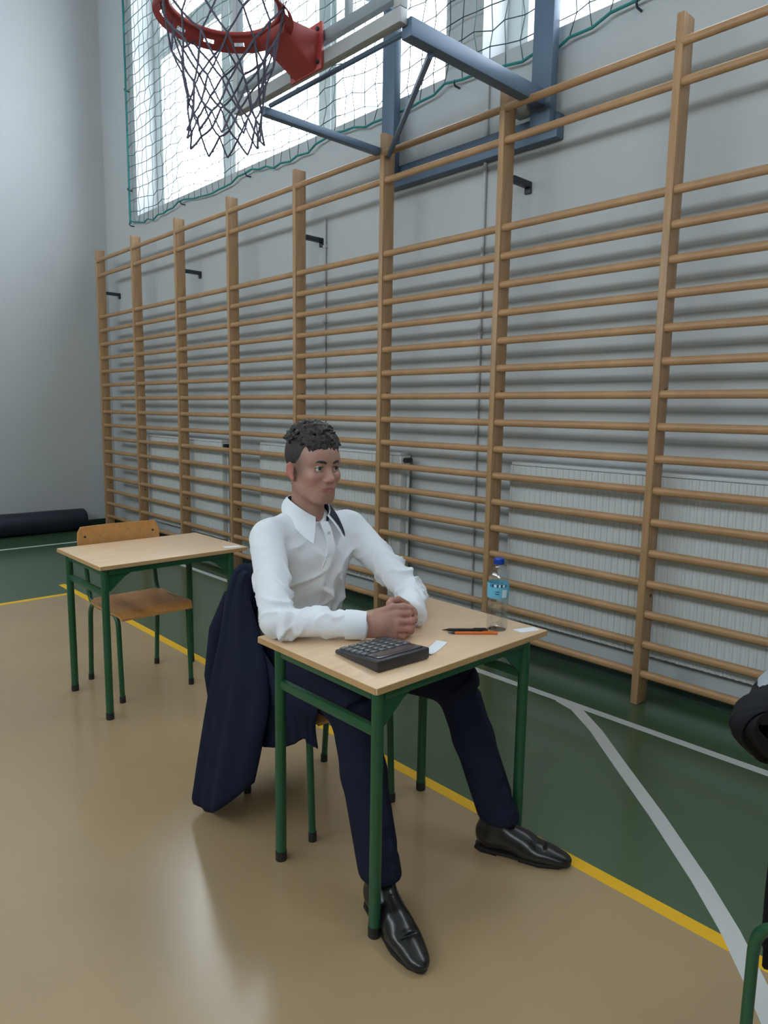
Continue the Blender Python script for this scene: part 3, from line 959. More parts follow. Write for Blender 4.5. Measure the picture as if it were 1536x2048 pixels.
# ================================================================== THE PERSON
per = thing('person', 'person in white shirt and navy trousers sitting at the desk with clasped hands', 'person', (-1.835, 1.42, 0))
PER_INV = Matrix.Translation((1.835, -1.42, 0))
def pmesh(name, v, q, material, parent=None, colors=None):
    return np_mesh(name, np.asarray(v) + np.array([1.835, -1.42, 0]), q, material, parent if parent else per, colors)
def pb(b, name, material, parent=None, **k):
    return b.xform(PER_INV).build(name, material, parent if parent else per, **k)

HEAD = np.array([-1.848, 1.402, 1.163])
HYAW = math.radians(-4)
HR = np.array([[math.cos(HYAW), -math.sin(HYAW), 0], [math.sin(HYAW), math.cos(HYAW), 0], [0, 0, 1]])
def head_w(p):
    return np.asarray(p) @ HR.T + HEAD

# ---- head and neck (local: +x forward, +y the person's left, z up, eyes at z = 0.0)
S = SDF((-0.125, -0.10, -0.235), (0.135, 0.10, 0.135), 0.0026)
S.add_ell((-0.014, 0, 0.040), (0.094, 0.074, 0.086), 0.01)              # cranium
S.add_ell((0.028, 0, -0.005), (0.062, 0.064, 0.072), 0.03)             # face
S.add_ell((0.022, 0, -0.060), (0.062, 0.052, 0.052), 0.03)             # jaw
S.add_cone((0.066, -0.012, -0.098), (0.066, 0.012, -0.098), 0.017, 0.017, 0.025)   # chin
for s in (-1, 1):
    S.add_cone((-0.018, s * 0.056, -0.050), (0.052, s * 0.024, -0.095), 0.014, 0.013, 0.03)   # jaw line
    S.add_ell((0.060, s * 0.040, -0.028), (0.024, 0.020, 0.018), 0.025)  # cheek bone
    S.add_cone((0.080, s * 0.014, 0.019), (0.066, s * 0.046, 0.019), 0.010, 0.009, 0.015)  # brow ridge
    S.cut_ell((0.097, s * 0.031, 0.000), (0.020, 0.018, 0.012), 0.014)   # eye socket
S.add_ell((0.055, 0, 0.045), (0.040, 0.055, 0.035), 0.03)               # forehead
S.add_cone((0.084, 0, 0.010), (0.101, 0, -0.030), 0.0075, 0.0105, 0.012)   # nose
S.add_ell((0.1035, 0, -0.034), (0.011, 0.0115, 0.0095), 0.008)
for s in (-1, 1):
    S.add_ell((0.093, s * 0.0125, -0.038), (0.010, 0.0075, 0.0075), 0.006)  # nostril wings
    S.cut_ell((0.0985, s * 0.0065, -0.0455), (0.005, 0.0032, 0.004), 0.003)
S.add_ell((0.070, 0, -0.066), (0.024, 0.030, 0.026), 0.02)              # muzzle
S.add_cone((0.0895, -0.010, -0.0625), (0.0895, 0.010, -0.0625), 0.0058, 0.0058, 0.006)   # upper lip
for s in (-1, 1):
    S.add_cone((0.0895, s * 0.009, -0.0635), (0.0800, s * 0.027, -0.0635), 0.0055, 0.0028, 0.006)
    S.add_cone((0.0875, s * 0.002, -0.0735), (0.0795, s * 0.022, -0.0665), 0.0068, 0.003, 0.006)  # lower lip
    S.cut_cone((0.0975, 0, -0.0683), (0.0825, s * 0.029, -0.0638), 0.0016, 0.0012, 0.004)    # mouth line
    # upper and lower lids
    S.add_cone((0.0835, s * 0.019, 0.0030), (0.0855, s * 0.030, 0.0068), 0.0030, 0.0032, 0.005)
    S.add_cone((0.0855, s * 0.030, 0.0068), (0.0745, s * 0.046, 0.0018), 0.0032, 0.0028, 0.005)
    S.add_cone((0.0835, s * 0.019, -0.003), (0.0745, s * 0.045, -0.0045), 0.0028, 0.0026, 0.006)
    # ear
    tilt = np.array([[math.cos(0.35), s * -math.sin(0.35), 0], [s * math.sin(0.35), math.cos(0.35), 0], [0, 0, 1]])
    S.add_ell((-0.012, s * 0.080, -0.008), (0.017, 0.0060, 0.027), 0.006, tilt)
    S.cut_ell((-0.008, s * 0.0865, -0.006), (0.011, 0.0055, 0.019), 0.004, tilt)
    S.add_ell((-0.004, s * 0.076, -0.034), (0.010, 0.006, 0.010), 0.006)
S.add_cone((-0.030, 0, -0.050), (-0.036, 0, -0.235), 0.052, 0.060, 0.025)   # neck
S.add_cone((0.012, 0, -0.115), (0.012, 0, -0.150), 0.012, 0.010, 0.03)     # larynx
hv, hq = S.mesh(1)
col = np.tile(np.array([0.40, 0.22, 0.17]), (len(hv), 1))
def blend(mask_, c):
    global col
    col = col * (1 - mask_[:, None]) + np.array(c) * mask_[:, None]
g = lambda c, r: np.exp(-(((hv - np.array(c)) / np.array(r)) ** 2).sum(1))
for s in (-1, 1):
    blend(0.55 * g((0.065, s * 0.042, -0.035), (0.03, 0.022, 0.022)), (0.50, 0.21, 0.165))
    blend(np.clip(1.2 * g((-0.012, s * 0.084, -0.008), (0.03, 0.012, 0.04)), 0, 0.8), (0.55, 0.17, 0.12))
blend(0.5 * g((0.105, 0, -0.035), (0.02, 0.018, 0.016)), (0.52, 0.22, 0.17))
lip = np.clip(1.6 * np.exp(-((np.abs(hv[:, 1]) / 0.024) ** 4) - (((hv[:, 2] + 0.068) / 0.0085) ** 4)) * (hv[:, 0] > 0.074), 0, 1)
blend(0.75 * lip, (0.36, 0.115, 0.105))
# closely cropped stubble at the hair line
for s in (-1, 1):
    blend(np.clip(0.95 * g((0.006, s * 0.068, 0.012), (0.040, 0.030, 0.040)), 0, 0.72), (0.10, 0.070, 0.060))
    blend(np.clip(0.8 * g((-0.055, s * 0.06, -0.045), (0.04, 0.04, 0.03)), 0, 0.7), (0.10, 0.070, 0.060))
    blend(np.clip(1.2 * g((-0.012, s * 0.086, -0.008), (0.024, 0.007, 0.036)), 0, 0.9), (0.47, 0.16, 0.12))
hcol = col
body_parts = [(head_w(hv), hq, hcol)]

# ---- hands (world space)
def hand_sdf():
    D = SDF((-1.52, 1.275, 0.672), (-1.325, 1.545, 0.845), 0.0021)
    z0 = DZ
    # right hand: wrist, palm, back of the hand
    W = (-1.489, 1.305, z0 + 0.045)
    D.add_cone((-1.505, 1.284, z0 + 0.047), W, 0.027, 0.026, 0.01)
    kn = [(-1.410, 1.374, z0 + 0.083), (-1.401, 1.371, z0 + 0.063), (-1.401, 1.366, z0 + 0.043), (-1.409, 1.359, z0 + 0.024)]
    for i, k in enumerate(kn):
        base = (-1.472, 1.314, z0 + 0.062 - i * 0.012)
        D.add_cone(base, k, 0.0165, 0.0118, 0.014)
    D.add_ell((-1.440, 1.344, z0 + 0.050), (0.038, 0.029, 0.034), 0.012, np.array([[0.8, 0.6, 0], [-0.6, 0.8, 0], [0, 0, 1]]))
    # right fingers wrap across the front of the left hand
    zs = [z0 + 0.083, z0 + 0.0625, z0 + 0.0415, z0 + 0.0205]
    ln = [1.0, 1.06, 1.0, 0.82]
    for i, k in enumerate(kn):
        a = np.array(k)
        p1 = a + np.array([0.014, 0.032, zs[i] - k[2] - 0.001]) * ln[i]
        p2 = p1 + np.array([-0.009, 0.025, -0.001]) * ln[i]
        p3 = p2 + np.array([-0.018, 0.010, 0.0]) * ln[i]
        r = [0.0108, 0.0100, 0.0094, 0.0082] if i < 3 else [0.0098, 0.0088, 0.0082, 0.0072]
        for u, w, ra, rb in ((a, p1, r[0], r[1]), (p1, p2, r[1], r[2]), (p2, p3, r[2], r[3])):
            D.add_cone(tuple(u), tuple(w), ra, rb, 0.0035)
        D.add_ell(tuple(p1), (r[1] * 1.08,) * 3, 0.004)
    # right thumb over the top
    for u, w, ra, rb in (((-1.455, 1.338, z0 + 0.076), (-1.430, 1.372, z0 + 0.098), 0.016, 0.0125),
                         ((-1.430, 1.372, z0 + 0.098), (-1.408, 1.398, z0 + 0.101), 0.0115, 0.0105),
                         ((-1.408, 1.398, z0 + 0.101), (-1.395, 1.414, z0 + 0.097), 0.0105, 0.0085)):
        D.add_cone(u, w, ra, rb, 0.005)
    # left hand: wrist, palm under the right fingers, knuckles and thumb
    D.add_cone((-1.486, 1.515, z0 + 0.052), (-1.462, 1.472, z0 + 0.052), 0.027, 0.026, 0.008)
    D.add_ell((-1.438, 1.428, z0 + 0.050), (0.036, 0.034, 0.038), 0.010)
    D.add_cone((-1.460, 1.462, z0 + 0.080), (-1.454, 1.420, z0 + 0.107), 0.0145, 0.0118, 0.005)
    D.add_cone((-1.454, 1.420, z0 + 0.107), (-1.447, 1.386, z0 + 0.112), 0.0110, 0.0098, 0.005)
    D.add_cone((-1.447, 1.386, z0 + 0.112), (-1.441, 1.368, z0 + 0.109), 0.0098, 0.0080, 0.004)
    for i in range(4):
        zz = z0 + 0.078 - 0.0195 * i
        D.add_cone((-1.442, 1.458, zz), (-1.414, 1.436, zz), 0.0115, 0.0100, 0.004)
        D.add_cone((-1.414, 1.436, zz), (-1.418, 1.408, zz), 0.0100, 0.0088, 0.004)
    D.cut(D.Z - (z0 + 0.001) + 0 * D.d, 0.003)
    return D.mesh(1)
av, aq = hand_sdf()
acol = np.tile(np.array([0.40, 0.205, 0.155]), (len(av), 1))
fing = np.clip((av[:, 0] + 1.405) / 0.03, 0, 1)[:, None] * 0.6
acol = acol * (1 - fing) + np.array([0.50, 0.19, 0.16]) * fing
body_parts.append((av, aq, acol))

# ---- rest of the body, hidden by the clothes
B = SDF((-2.10, 1.06, 0.06), (-1.10, 1.84, 1.08), 0.014)
SHO_R, ELB_R, WRI_R = (-1.872, 1.240, 0.938), (-1.655, 1.122, 0.735), (-1.488, 1.303, 0.731)
SHO_L, ELB_L, WRI_L = (-1.876, 1.588, 0.938), (-1.632, 1.655, 0.738), (-1.478, 1.503, 0.737)
HIP_R, KNE_R, ANK_R = (-1.955, 1.345, 0.500), (-1.515, 1.298, 0.480), (-1.268, 1.192, 0.105)
HIP_L, KNE_L, ANK_L = (-1.955, 1.495, 0.505), (-1.455, 1.690, 0.470), (-1.222, 1.650, 0.105)
B.add_cone((-1.96, 1.42, 0.52), (-1.885, 1.42, 0.92), 0.085, 0.085, 0.03)
B.add_cone((-1.885, 1.41, 0.92), (-1.88, 1.40, 1.0), 0.05, 0.045, 0.02)
for a, e, w in ((SHO_R, ELB_R, WRI_R), (SHO_L, ELB_L, WRI_L)):
    B.add_cone((-1.88, 1.42, 0.92), a, 0.05, 0.04, 0.02)
    B.add_cone(a, e, 0.035, 0.03, 0.02); B.add_cone(e, w, 0.03, 0.022, 0.02)
for a, e, w in ((HIP_R, KNE_R, ANK_R), (HIP_L, KNE_L, ANK_L)):
    B.add_cone(a, e, 0.06, 0.04, 0.03); B.add_cone(e, w, 0.036, 0.027, 0.02)
bv, bq = B.mesh(1)
body_parts.append((bv, bq, np.tile(np.array([0.46, 0.25, 0.19]), (len(bv), 1))))
off_ = 0
V, Q, C = [], [], []
for v, q, c in body_parts:
    V.append(v); Q.append(q + off_); C.append(c); off_ += len(v)
body = pmesh('body', np.concatenate(V), np.concatenate(Q), M_SKIN, None, np.concatenate(C))

# ---- eyes and brows
for s in (-1, 1):
    c = head_w((0.0768, s * 0.0315, 0.0008))
    e = MB()
    prof = [(0.0122 * math.sin(math.pi * i / 12) + 1e-5, -0.0122 * math.cos(math.pi * i / 12)) for i in range(13)]
    e.lathe(prof, tuple(c), 16, closed_ends=False)
    eye = pb(e, 'eye', M_EYEW, smooth=True)
    d = HR @ np.array([1, 0, 0])
    ic = c + d * 0.0108
    pb(MB().tube([tuple(ic), tuple(ic + d * 0.0016)], [0.0062, 0.0050], 14), 'iris', M_IRIS, eye, smooth=True)
    pts = [head_w(p) for p in ((0.0955, s * 0.013, 0.0180), (0.0940, s * 0.024, 0.0220), (0.0880, s * 0.036, 0.0232), (0.0775, s * 0.049, 0.0185))]
    pb(MB().tube([tuple(p) for p in pts], [0.0036, 0.0046, 0.0040, 0.0018], 8, sx=0.9, sy=1.1), 'eyebrow', M_HAIR, smooth=True)
    pts = [head_w(p) for p in ((0.0885, s * 0.020, 0.0042), (0.0905, s * 0.031, 0.0068), (0.0800, s * 0.046, 0.0016))]
    pb(MB().tube([tuple(p) for p in pts], [0.0014, 0.0019, 0.0012], 6), 'eyelash', M_HAIR, smooth=True)

# ---- hair: close cropped sides, curly top with a short fringe
Hh = SDF((-0.135, -0.105, -0.075), (0.125, 0.105, 0.165), 0.0026)
d_out = Hh.ell((-0.016, 0, 0.043), (0.099, 0.0785, 0.090))
# hair line: limit the cap to above a slanted curve
X, Y, Z = Hh.X, Hh.Y, Hh.Z
front = np.clip((X + 0.0) / 0.06, 0, 1)
line = np.where(X < -0.030, -0.052 + 0.0 * X, np.where(X < 0.010, -0.020 + 0.0 * X, -0.020 + np.clip((X - 0.010) / 0.040, 0, 1) ** 0.8 * 0.088))
d_line = (line - Z) + 0 * Y
Hh.d = np.maximum(d_out, d_line).astype(np.float32)
hr = random.Random(11)
for k in range(520):
    th = hr.uniform(-math.pi, math.pi)
    ph = hr.uniform(0.02, 0.98)
    r = math.sqrt(ph)
    x, y = r * math.cos(th) * 0.100 - 0.010, r * math.sin(th) * 0.073
    zz = 0.043 + 0.094 * math.sqrt(max(0.03, 1 - ((x + 0.012) / 0.108) ** 2 - (y / 0.079) ** 2))
    if zz < 0.078: continue
    lift = hr.uniform(0.0, 0.016) * (0.5 + 0.5 * (zz - 0.07) / 0.06)
    a = (x, y, zz + lift)
    t2 = hr.uniform(-math.pi, math.pi)
    b2 = (x + 0.011 * math.cos(t2), y + 0.011 * math.sin(t2), zz + lift + hr.uniform(-0.008, 0.006))
    rad = hr.uniform(0.0042, 0.0075)
    Hh.add_cone(a, b2, rad, rad * 0.7, 0.003)
for k in range(46):     # fringe over the forehead
    y = hr.uniform(-0.058, 0.060)
    x = 0.088 * math.sqrt(max(0.05, 1 - (y / 0.078) ** 2))
    Hh.add_cone((x - 0.012, y, 0.088 + hr.uniform(-0.006, 0.012)), (x + 0.004, y + hr.uniform(-0.008, 0.008), 0.059 + hr.uniform(-0.014, 0.014)), 0.0075, 0.0035, 0.004)
kv, kq = Hh.mesh(1)
pmesh('hair', head_w(kv), kq, M_HAIR)

# ---- shirt
C_ = SDF((-2.14, 1.05, 0.42), (-1.43, 1.81, 1.065), 0.0056)
# torso: elliptical section, wider in y
sc = 0.70
Yt = 1.42 + (C_.Y - 1.42) * sc
def scone(a, b, r1, r2):
    a, b = np.array(a), np.array(b)
    ab = b - a
    t = np.clip(((C_.X - a[0]) * ab[0] + (Yt - a[1]) * ab[1] + (C_.Z - a[2]) * ab[2]) / (ab ** 2).sum(), 0, 1)
    return np.sqrt((C_.X - a[0] - t * ab[0]) ** 2 + (Yt - a[1] - t * ab[1]) ** 2 + (C_.Z - a[2] - t * ab[2]) ** 2) - (r1 + (r2 - r1) * t)
C_.union(scone((-1.965, 1.42, 0.50), (-1.945, 1.42, 0.66), 0.108, 0.104), 0.02)
C_.union(scone((-1.945, 1.42, 0.66), (-1.890, 1.42, 0.885), 0.104, 0.116), 0.03)
C_.add_cone((-1.880, 1.272, 0.942), (-1.880, 1.552, 0.942), 0.056, 0.056, 0.05)
C_.add_cone((-1.885, 1.345, 0.958), (-1.882, 1.462, 0.958), 0.058, 0.058, 0.04)
for a, e, w in ((SHO_R, ELB_R, WRI_R), (SHO_L, ELB_L, WRI_L)):
    C_.add_cone(a, e, 0.059, 0.050, 0.03)
    C_.add_cone(e, w, 0.049, 0.036, 0.02)
C_.cut_cone((-1.80, 1.275, 0.93), (-1.79, 1.262, 0.83), 0.010, 0.010, 0.025)
# neck opening and desk plane
C_.cut_cone((-1.885, 1.402, 1.02), (-1.875, 1.402, 1.08), 0.053, 0.060, 0.006)
C_.cut_cone((-1.855, 1.402, 1.00), (-1.80, 1.402, 1.05), 0.030, 0.040, 0.008)
w_ = C_.win((-1.70, 1.05, 0.6), (-1.43, 1.82, 0.70), 0.0)
C_.cut(C_.Z[:, :, w_[2]] - (DZ + 0.0025) + 0 * C_.d[w_], 0.004, w_)
sv, sq = C_.mesh(1)
def vnormals(v, q):
    fn_ = np.cross(v[q[:, 2]] - v[q[:, 0]], v[q[:, 3]] - v[q[:, 1]])
    n = np.zeros_like(v)
    for k in range(4):
        np.add.at(n, q[:, k], fn_)
    return n / (np.linalg.norm(n, axis=1, keepdims=True) + 1e-12)
def seg_coord(v, a, b):
    a, b = np.array(a), np.array(b)
    ab = b - a
    L_ = np.linalg.norm(ab)
    u_ = ab / L_
    t = np.clip((v - a) @ u_ / L_, 0, 1)
    rel = v - (a + t[:, None] * ab)
    e1 = np.cross(u_, [0, 0, 1.0]); e1 /= np.linalg.norm(e1)
    e2 = np.cross(e1, u_)
    return t, np.arctan2(rel @ e2, rel @ e1), np.linalg.norm(rel, axis=1), L_
def ridge(x):
    return (1 - np.abs(np.sin(x))) ** 1.6
sn = vnormals(sv, sq)
disp = np.zeros(len(sv))
tw = np.clip((np.minimum(sv[:, 1] - 1.275, 1.56 - sv[:, 1])) / 0.03, 0, 1)      # torso weight
X_, Y_, Z_ = sv[:, 0], sv[:, 1], sv[:, 2]
wr = 0.9 * np.sin(26 * Y_ + 14 * Z_ + 1.0) + 0.7 * np.sin(41 * Z_ - 17 * Y_)
disp += tw * (0.0160 * ridge(30 * (Y_ - 1.42) + 9.0 * (Z_ - 0.7) + 0.8 * wr) * np.clip((0.93 - Z_) / 0.15, 0, 1) - 0.003)
disp += tw * 0.0115 * ridge(24 * (Y_ - 1.42) - 20 * (Z_ - 0.8) + 0.7 * wr + 2.0) * np.clip((0.99 - Z_) / 0.1, 0, 1)
for (a_, b_, r_, amp, f_, ph_, el) in ((SHO_R, ELB_R, 0.080, 0.0170, 42, 0.3, 1), (SHO_L, ELB_L, 0.080, 0.0185, 48, 1.1, 1), (ELB_R, WRI_R, 0.070, 0.0165, 38, 2.0, 0), (ELB_L, WRI_L, 0.070, 0.0150, 44, 0.9, 0)):
    t, th, rr, L_ = seg_coord(sv, a_, b_)
    w = np.clip((r_ - rr) / 0.012, 0, 1) * (1 - tw)
    near = np.clip((t - 0.15) / 0.5, 0.15, 1) if el else np.clip((0.92 - t) / 0.35, 0.1, 1)
    p_ = f_ * t * L_ + 1.5 * np.sin(th + ph_) + 0.9 * np.sin(2 * th + 9 * t + ph_) + 0.5 * np.sin(3 * th - 23 * t)
    disp += w * near * (amp * ridge(p_) * (0.55 + 0.45 * np.sin(1.5 * th + 5 * t + ph_)) - 0.0045)
sv = sv + sn * disp[:, None]
sv[:, 2] = np.where((sv[:, 0] > -1.715) & (sv[:, 2] < DZ + 0.0015) & (sv[:, 2] > DZ - 0.04), DZ + 0.0015, sv[:, 2])
shirt = pmesh('shirt', sv, sq, M_SHIRT)

def ring_tube(pa, pb_, r0, r1, th, name, material, parent, n=28):
    """open hollow sleeve (frustum) between two points"""
    a, b_ = Vector(pa), Vector(pb_)
    d = (b_ - a).normalized()
    u = d.orthogonal().normalized(); w = d.cross(u)
    v, f = [], []
    prof = [(0.0, r0), (0.5, (r0 + r1) / 2 + 0.0015), (1.0, r1), (1.0, r1 - th), (0.0, r0 - th)]
    for t, r in prof:
        for k in range(n):
            an = 2 * math.pi * k / n
            q = a.lerp(b_, t) + (u * math.cos(an) + w * math.sin(an)) * r
            q.z = max(q.z, DZ + 0.0012)
            v.append(tuple(q))
    m_ = len(prof)
    for i in range(m_):
        j = (i + 1) % m_
        for k in range(n):
            f.append((i * n + k, i * n + (k + 1) % n, j * n + (k + 1) % n, j * n + k))
    return pb(MB().add(v, f), name, material, parent, smooth=True, angle=50)
for e, w in ((ELB_R, WRI_R), (ELB_L, WRI_L)):
    E_, W_ = Vector(e), Vector(w)
    d = (W_ - E_).normalized()
    ring_tube(W_ - d * 0.045, W_ + d * 0.016, 0.0435, 0.0395, 0.004, 'cuff', M_SHIRT, shirt)
    ring_tube(W_ - d * 0.012, W_ + d * 0.0135, 0.0365, 0.0355, 0.003, 'cuff_shade_ring', M_LINING_SHADE, shirt)  # navy ring paints the shade inside the cuff opening
# placket and buttons
def chest_x(y, z):
    """front surface of the shirt"""
    i = int((y - C_.lo[1]) / C_.res); k = int((z - C_.lo[2]) / C_.res)
    colm = C_.d[:, i, k]
    xs = np.where(colm < 0)[0]
    return C_.lo[0] + xs.max() * C_.res + C_.res if len(xs) else -1.78
zs_ = [0.985 - 0.0175 * i for i in range(25)]
v, f = [], []
for i, z in enumerate(zs_):
    yc = 1.412 + 0.006 * math.sin(i * 0.5)
    for dy in (-0.016, 0.016):
        x = min(chest_x(yc + dy, z), -1.735)
        v.append((x + 0.0035, yc + dy, z))
    for dy in (-0.016, 0.016):
        v.append((min(chest_x(yc + dy, z), -1.735) - 0.006, yc + dy, z))
for i in range(len(zs_) - 1):
    a = 4 * i; c2 = 4 * (i + 1)
    f += [(a, a + 1, c2 + 1, c2), (a + 1, a + 3, c2 + 3, c2 + 1), (a, c2, c2 + 2, a + 2)]
f += [(0, 2, 3, 1), (4 * len(zs_) - 4, 4 * len(zs_) - 3, 4 * len(zs_) - 1, 4 * len(zs_) - 2)]
pk = pb(MB().add(v, f), 'placket', M_SHIRT, shirt, smooth=True, angle=60)
for i in (2, 7, 12, 17):
    z = zs_[i]; yc = 1.412 + 0.006 * math.sin(i * 0.5)
    x = min(chest_x(yc, z), -1.735) + 0.003
    pb(MB().tube([(x, yc, z), (x + 0.003, yc, z - 0.0005)], 0.0055, 12), 'button', M_BUTTON, shirt, smooth=True)

# collar: stand (navy inside) and two leaves
NC = Vector((-1.883, 1.402, 1.0))
def collar_ring(t, h, out):
    """t in [-1,1] around the neck from the person's right front over the back to the left front"""
    an = t * math.radians(158)
    r = 0.062 + out
    x = NC.x - r * math.cos(an) + 0.010 * (1 - math.cos(an))
    y = NC.y + r * math.sin(an) * 0.98
    frontness = 0.5 * (1 - math.cos(an))
    z = 1.030 + h - 0.062 * frontness ** 2.2
    return (x, y, z)
def sheet(fn, nu, nv, th, name, material, parent):
    P = [[Vector(fn(i / nu, j / nv)) for j in range(nv + 1)] for i in range(nu + 1)]
    v, f = [], []
    for lay in (0, 1):
        for i in range(nu + 1):
            for j in range(nv + 1):
                a = P[min(i + 1, nu)][j] - P[max(i - 1, 0)][j]
                b_ = P[i][min(j + 1, nv)] - P[i][max(j - 1, 0)]
                nrm = a.cross(b_)
                nrm = nrm.normalized() if nrm.length > 1e-9 else Vector((0, 0, 1))
                v.append(tuple(P[i][j] + nrm * th * lay))
    n1 = (nu + 1) * (nv + 1)
    id_ = lambda i, j, l: l * n1 + i * (nv + 1) + j
    for i in range(nu):
        for j in range(nv):
            f.append((id_(i, j, 0), id_(i + 1, j, 0), id_(i + 1, j + 1, 0), id_(i, j + 1, 0)))
            f.append((id_(i, j, 1), id_(i, j + 1, 1), id_(i + 1, j + 1, 1), id_(i + 1, j, 1)))
    for i in range(nu):
        f.append((id_(i, 0, 0), id_(i, 0, 1), id_(i + 1, 0, 1), id_(i + 1, 0, 0)))
        f.append((id_(i, nv, 0), id_(i + 1, nv, 0), id_(i + 1, nv, 1), id_(i, nv, 1)))
    for j in range(nv):
        f.append((id_(0, j, 0), id_(0, j + 1, 0), id_(0, j + 1, 1), id_(0, j, 1)))
        f.append((id_(nu, j, 0), id_(nu, j, 1), id_(nu, j + 1, 1), id_(nu, j + 1, 0)))
    return pb(MB().add(v, f), name, material, parent, smooth=True, angle=60)
def stand(u, w):
    return collar_ring(2 * u - 1, -0.012 + 0.040 * w, 0.000 + 0.001 * w)
sheet(stand, 40, 4, -0.0022, 'collar_stand', M_LINING_SHADE, shirt)
def leaf(u, w):
    t = 2 * u - 1
    top = Vector(collar_ring(t, 0.030, 0.004))
    fr_ = 0.5 * (1 - math.cos(t * math.radians(158)))
    drop = 0.042 + 0.040 * fr_ ** 3
    flare = 0.018 + 0.016 * fr_ ** 2
    an = t * math.radians(158)
    outd = Vector((-math.cos(an), math.sin(an), 0))
    tip = Vector((0.010, 0.030 * (1 if t > 0 else -1), 0)) * fr_ ** 4
    bulge = 0.006 * math.sin(math.pi * w)
    return tuple(top + outd * (flare * w + bulge) + tip * w + Vector((0, 0, -drop * w)))
lf = sheet(leaf, 48, 6, 0.0025, 'collar', M_SHIRT, shirt)
# the navy lining of the left collar leaf shows where it stands open
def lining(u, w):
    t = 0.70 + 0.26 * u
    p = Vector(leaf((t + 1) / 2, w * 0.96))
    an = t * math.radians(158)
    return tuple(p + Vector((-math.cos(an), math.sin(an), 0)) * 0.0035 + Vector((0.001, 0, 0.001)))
sheet(lining, 8, 6, 0.001, 'collar_lining', M_LINING_SHADE, shirt)

# ---- trousers
T_ = SDF((-2.14, 1.09, 0.07), (-1.10, 1.83, 0.64), 0.0062)
T_.add_ell((-1.975, 1.42, 0.515), (0.125, 0.170, 0.095), 0.02)
for a, e, w, rr in ((HIP_R, KNE_R, ANK_R, 0.058), (HIP_L, KNE_L, ANK_L, 0.061)):
    T_.add_cone(a, e, 0.090, 0.074, 0.04)
    sh = Vector(e).lerp(Vector(w), 0.42)
    T_.add_cone(e, tuple(sh), 0.070, 0.064, 0.03)
    T_.add_cone(tuple(sh), w, 0.064, rr, 0.02)
def tcrease(pts, r, k, cut=True):
    for i in range(len(pts) - 1):
        (T_.cut_cone if cut else T_.add_cone)(pts[i], pts[i + 1], r, r, k)
for a, e, w in ((HIP_R, KNE_R, ANK_R), (HIP_L, KNE_L, ANK_L)):
    A_, E2, W2 = Vector(a), Vector(e), Vector(w)
    d = (W2 - E2).normalized()
    side = Vector((0, -1, 0))
    fwd = (Vector((1, 0, 0)) - d * d.x).normalized()
    tcrease([tuple(E2.lerp(W2, t) + fwd * 0.066) for t in (0.12, 0.5, 0.98)], 0.004, 0.012, False)   # pressed crease
    for t, an in ((0.02, 0.4), (0.10, -0.7), (0.8, 0.3), (0.9, -0.5)):
        c0 = E2.lerp(W2, t)
        lat = d.cross(fwd)
        pts = [tuple(c0 + (fwd * math.cos(an + q) + lat * math.sin(an + q)) * 0.069 + d * q * 0.03) for q in (-0.7, -0.2, 0.3, 0.8)]
        tcrease(pts, 0.006, 0.014)
    # cut the hem flat
T_.d = np.maximum(T_.d, (0.108 - T_.Z) + 0 * T_.d).astype(np.float32)
tv, tq = T_.mesh(1)
pmesh('trousers', tv, tq, M_NAVY)

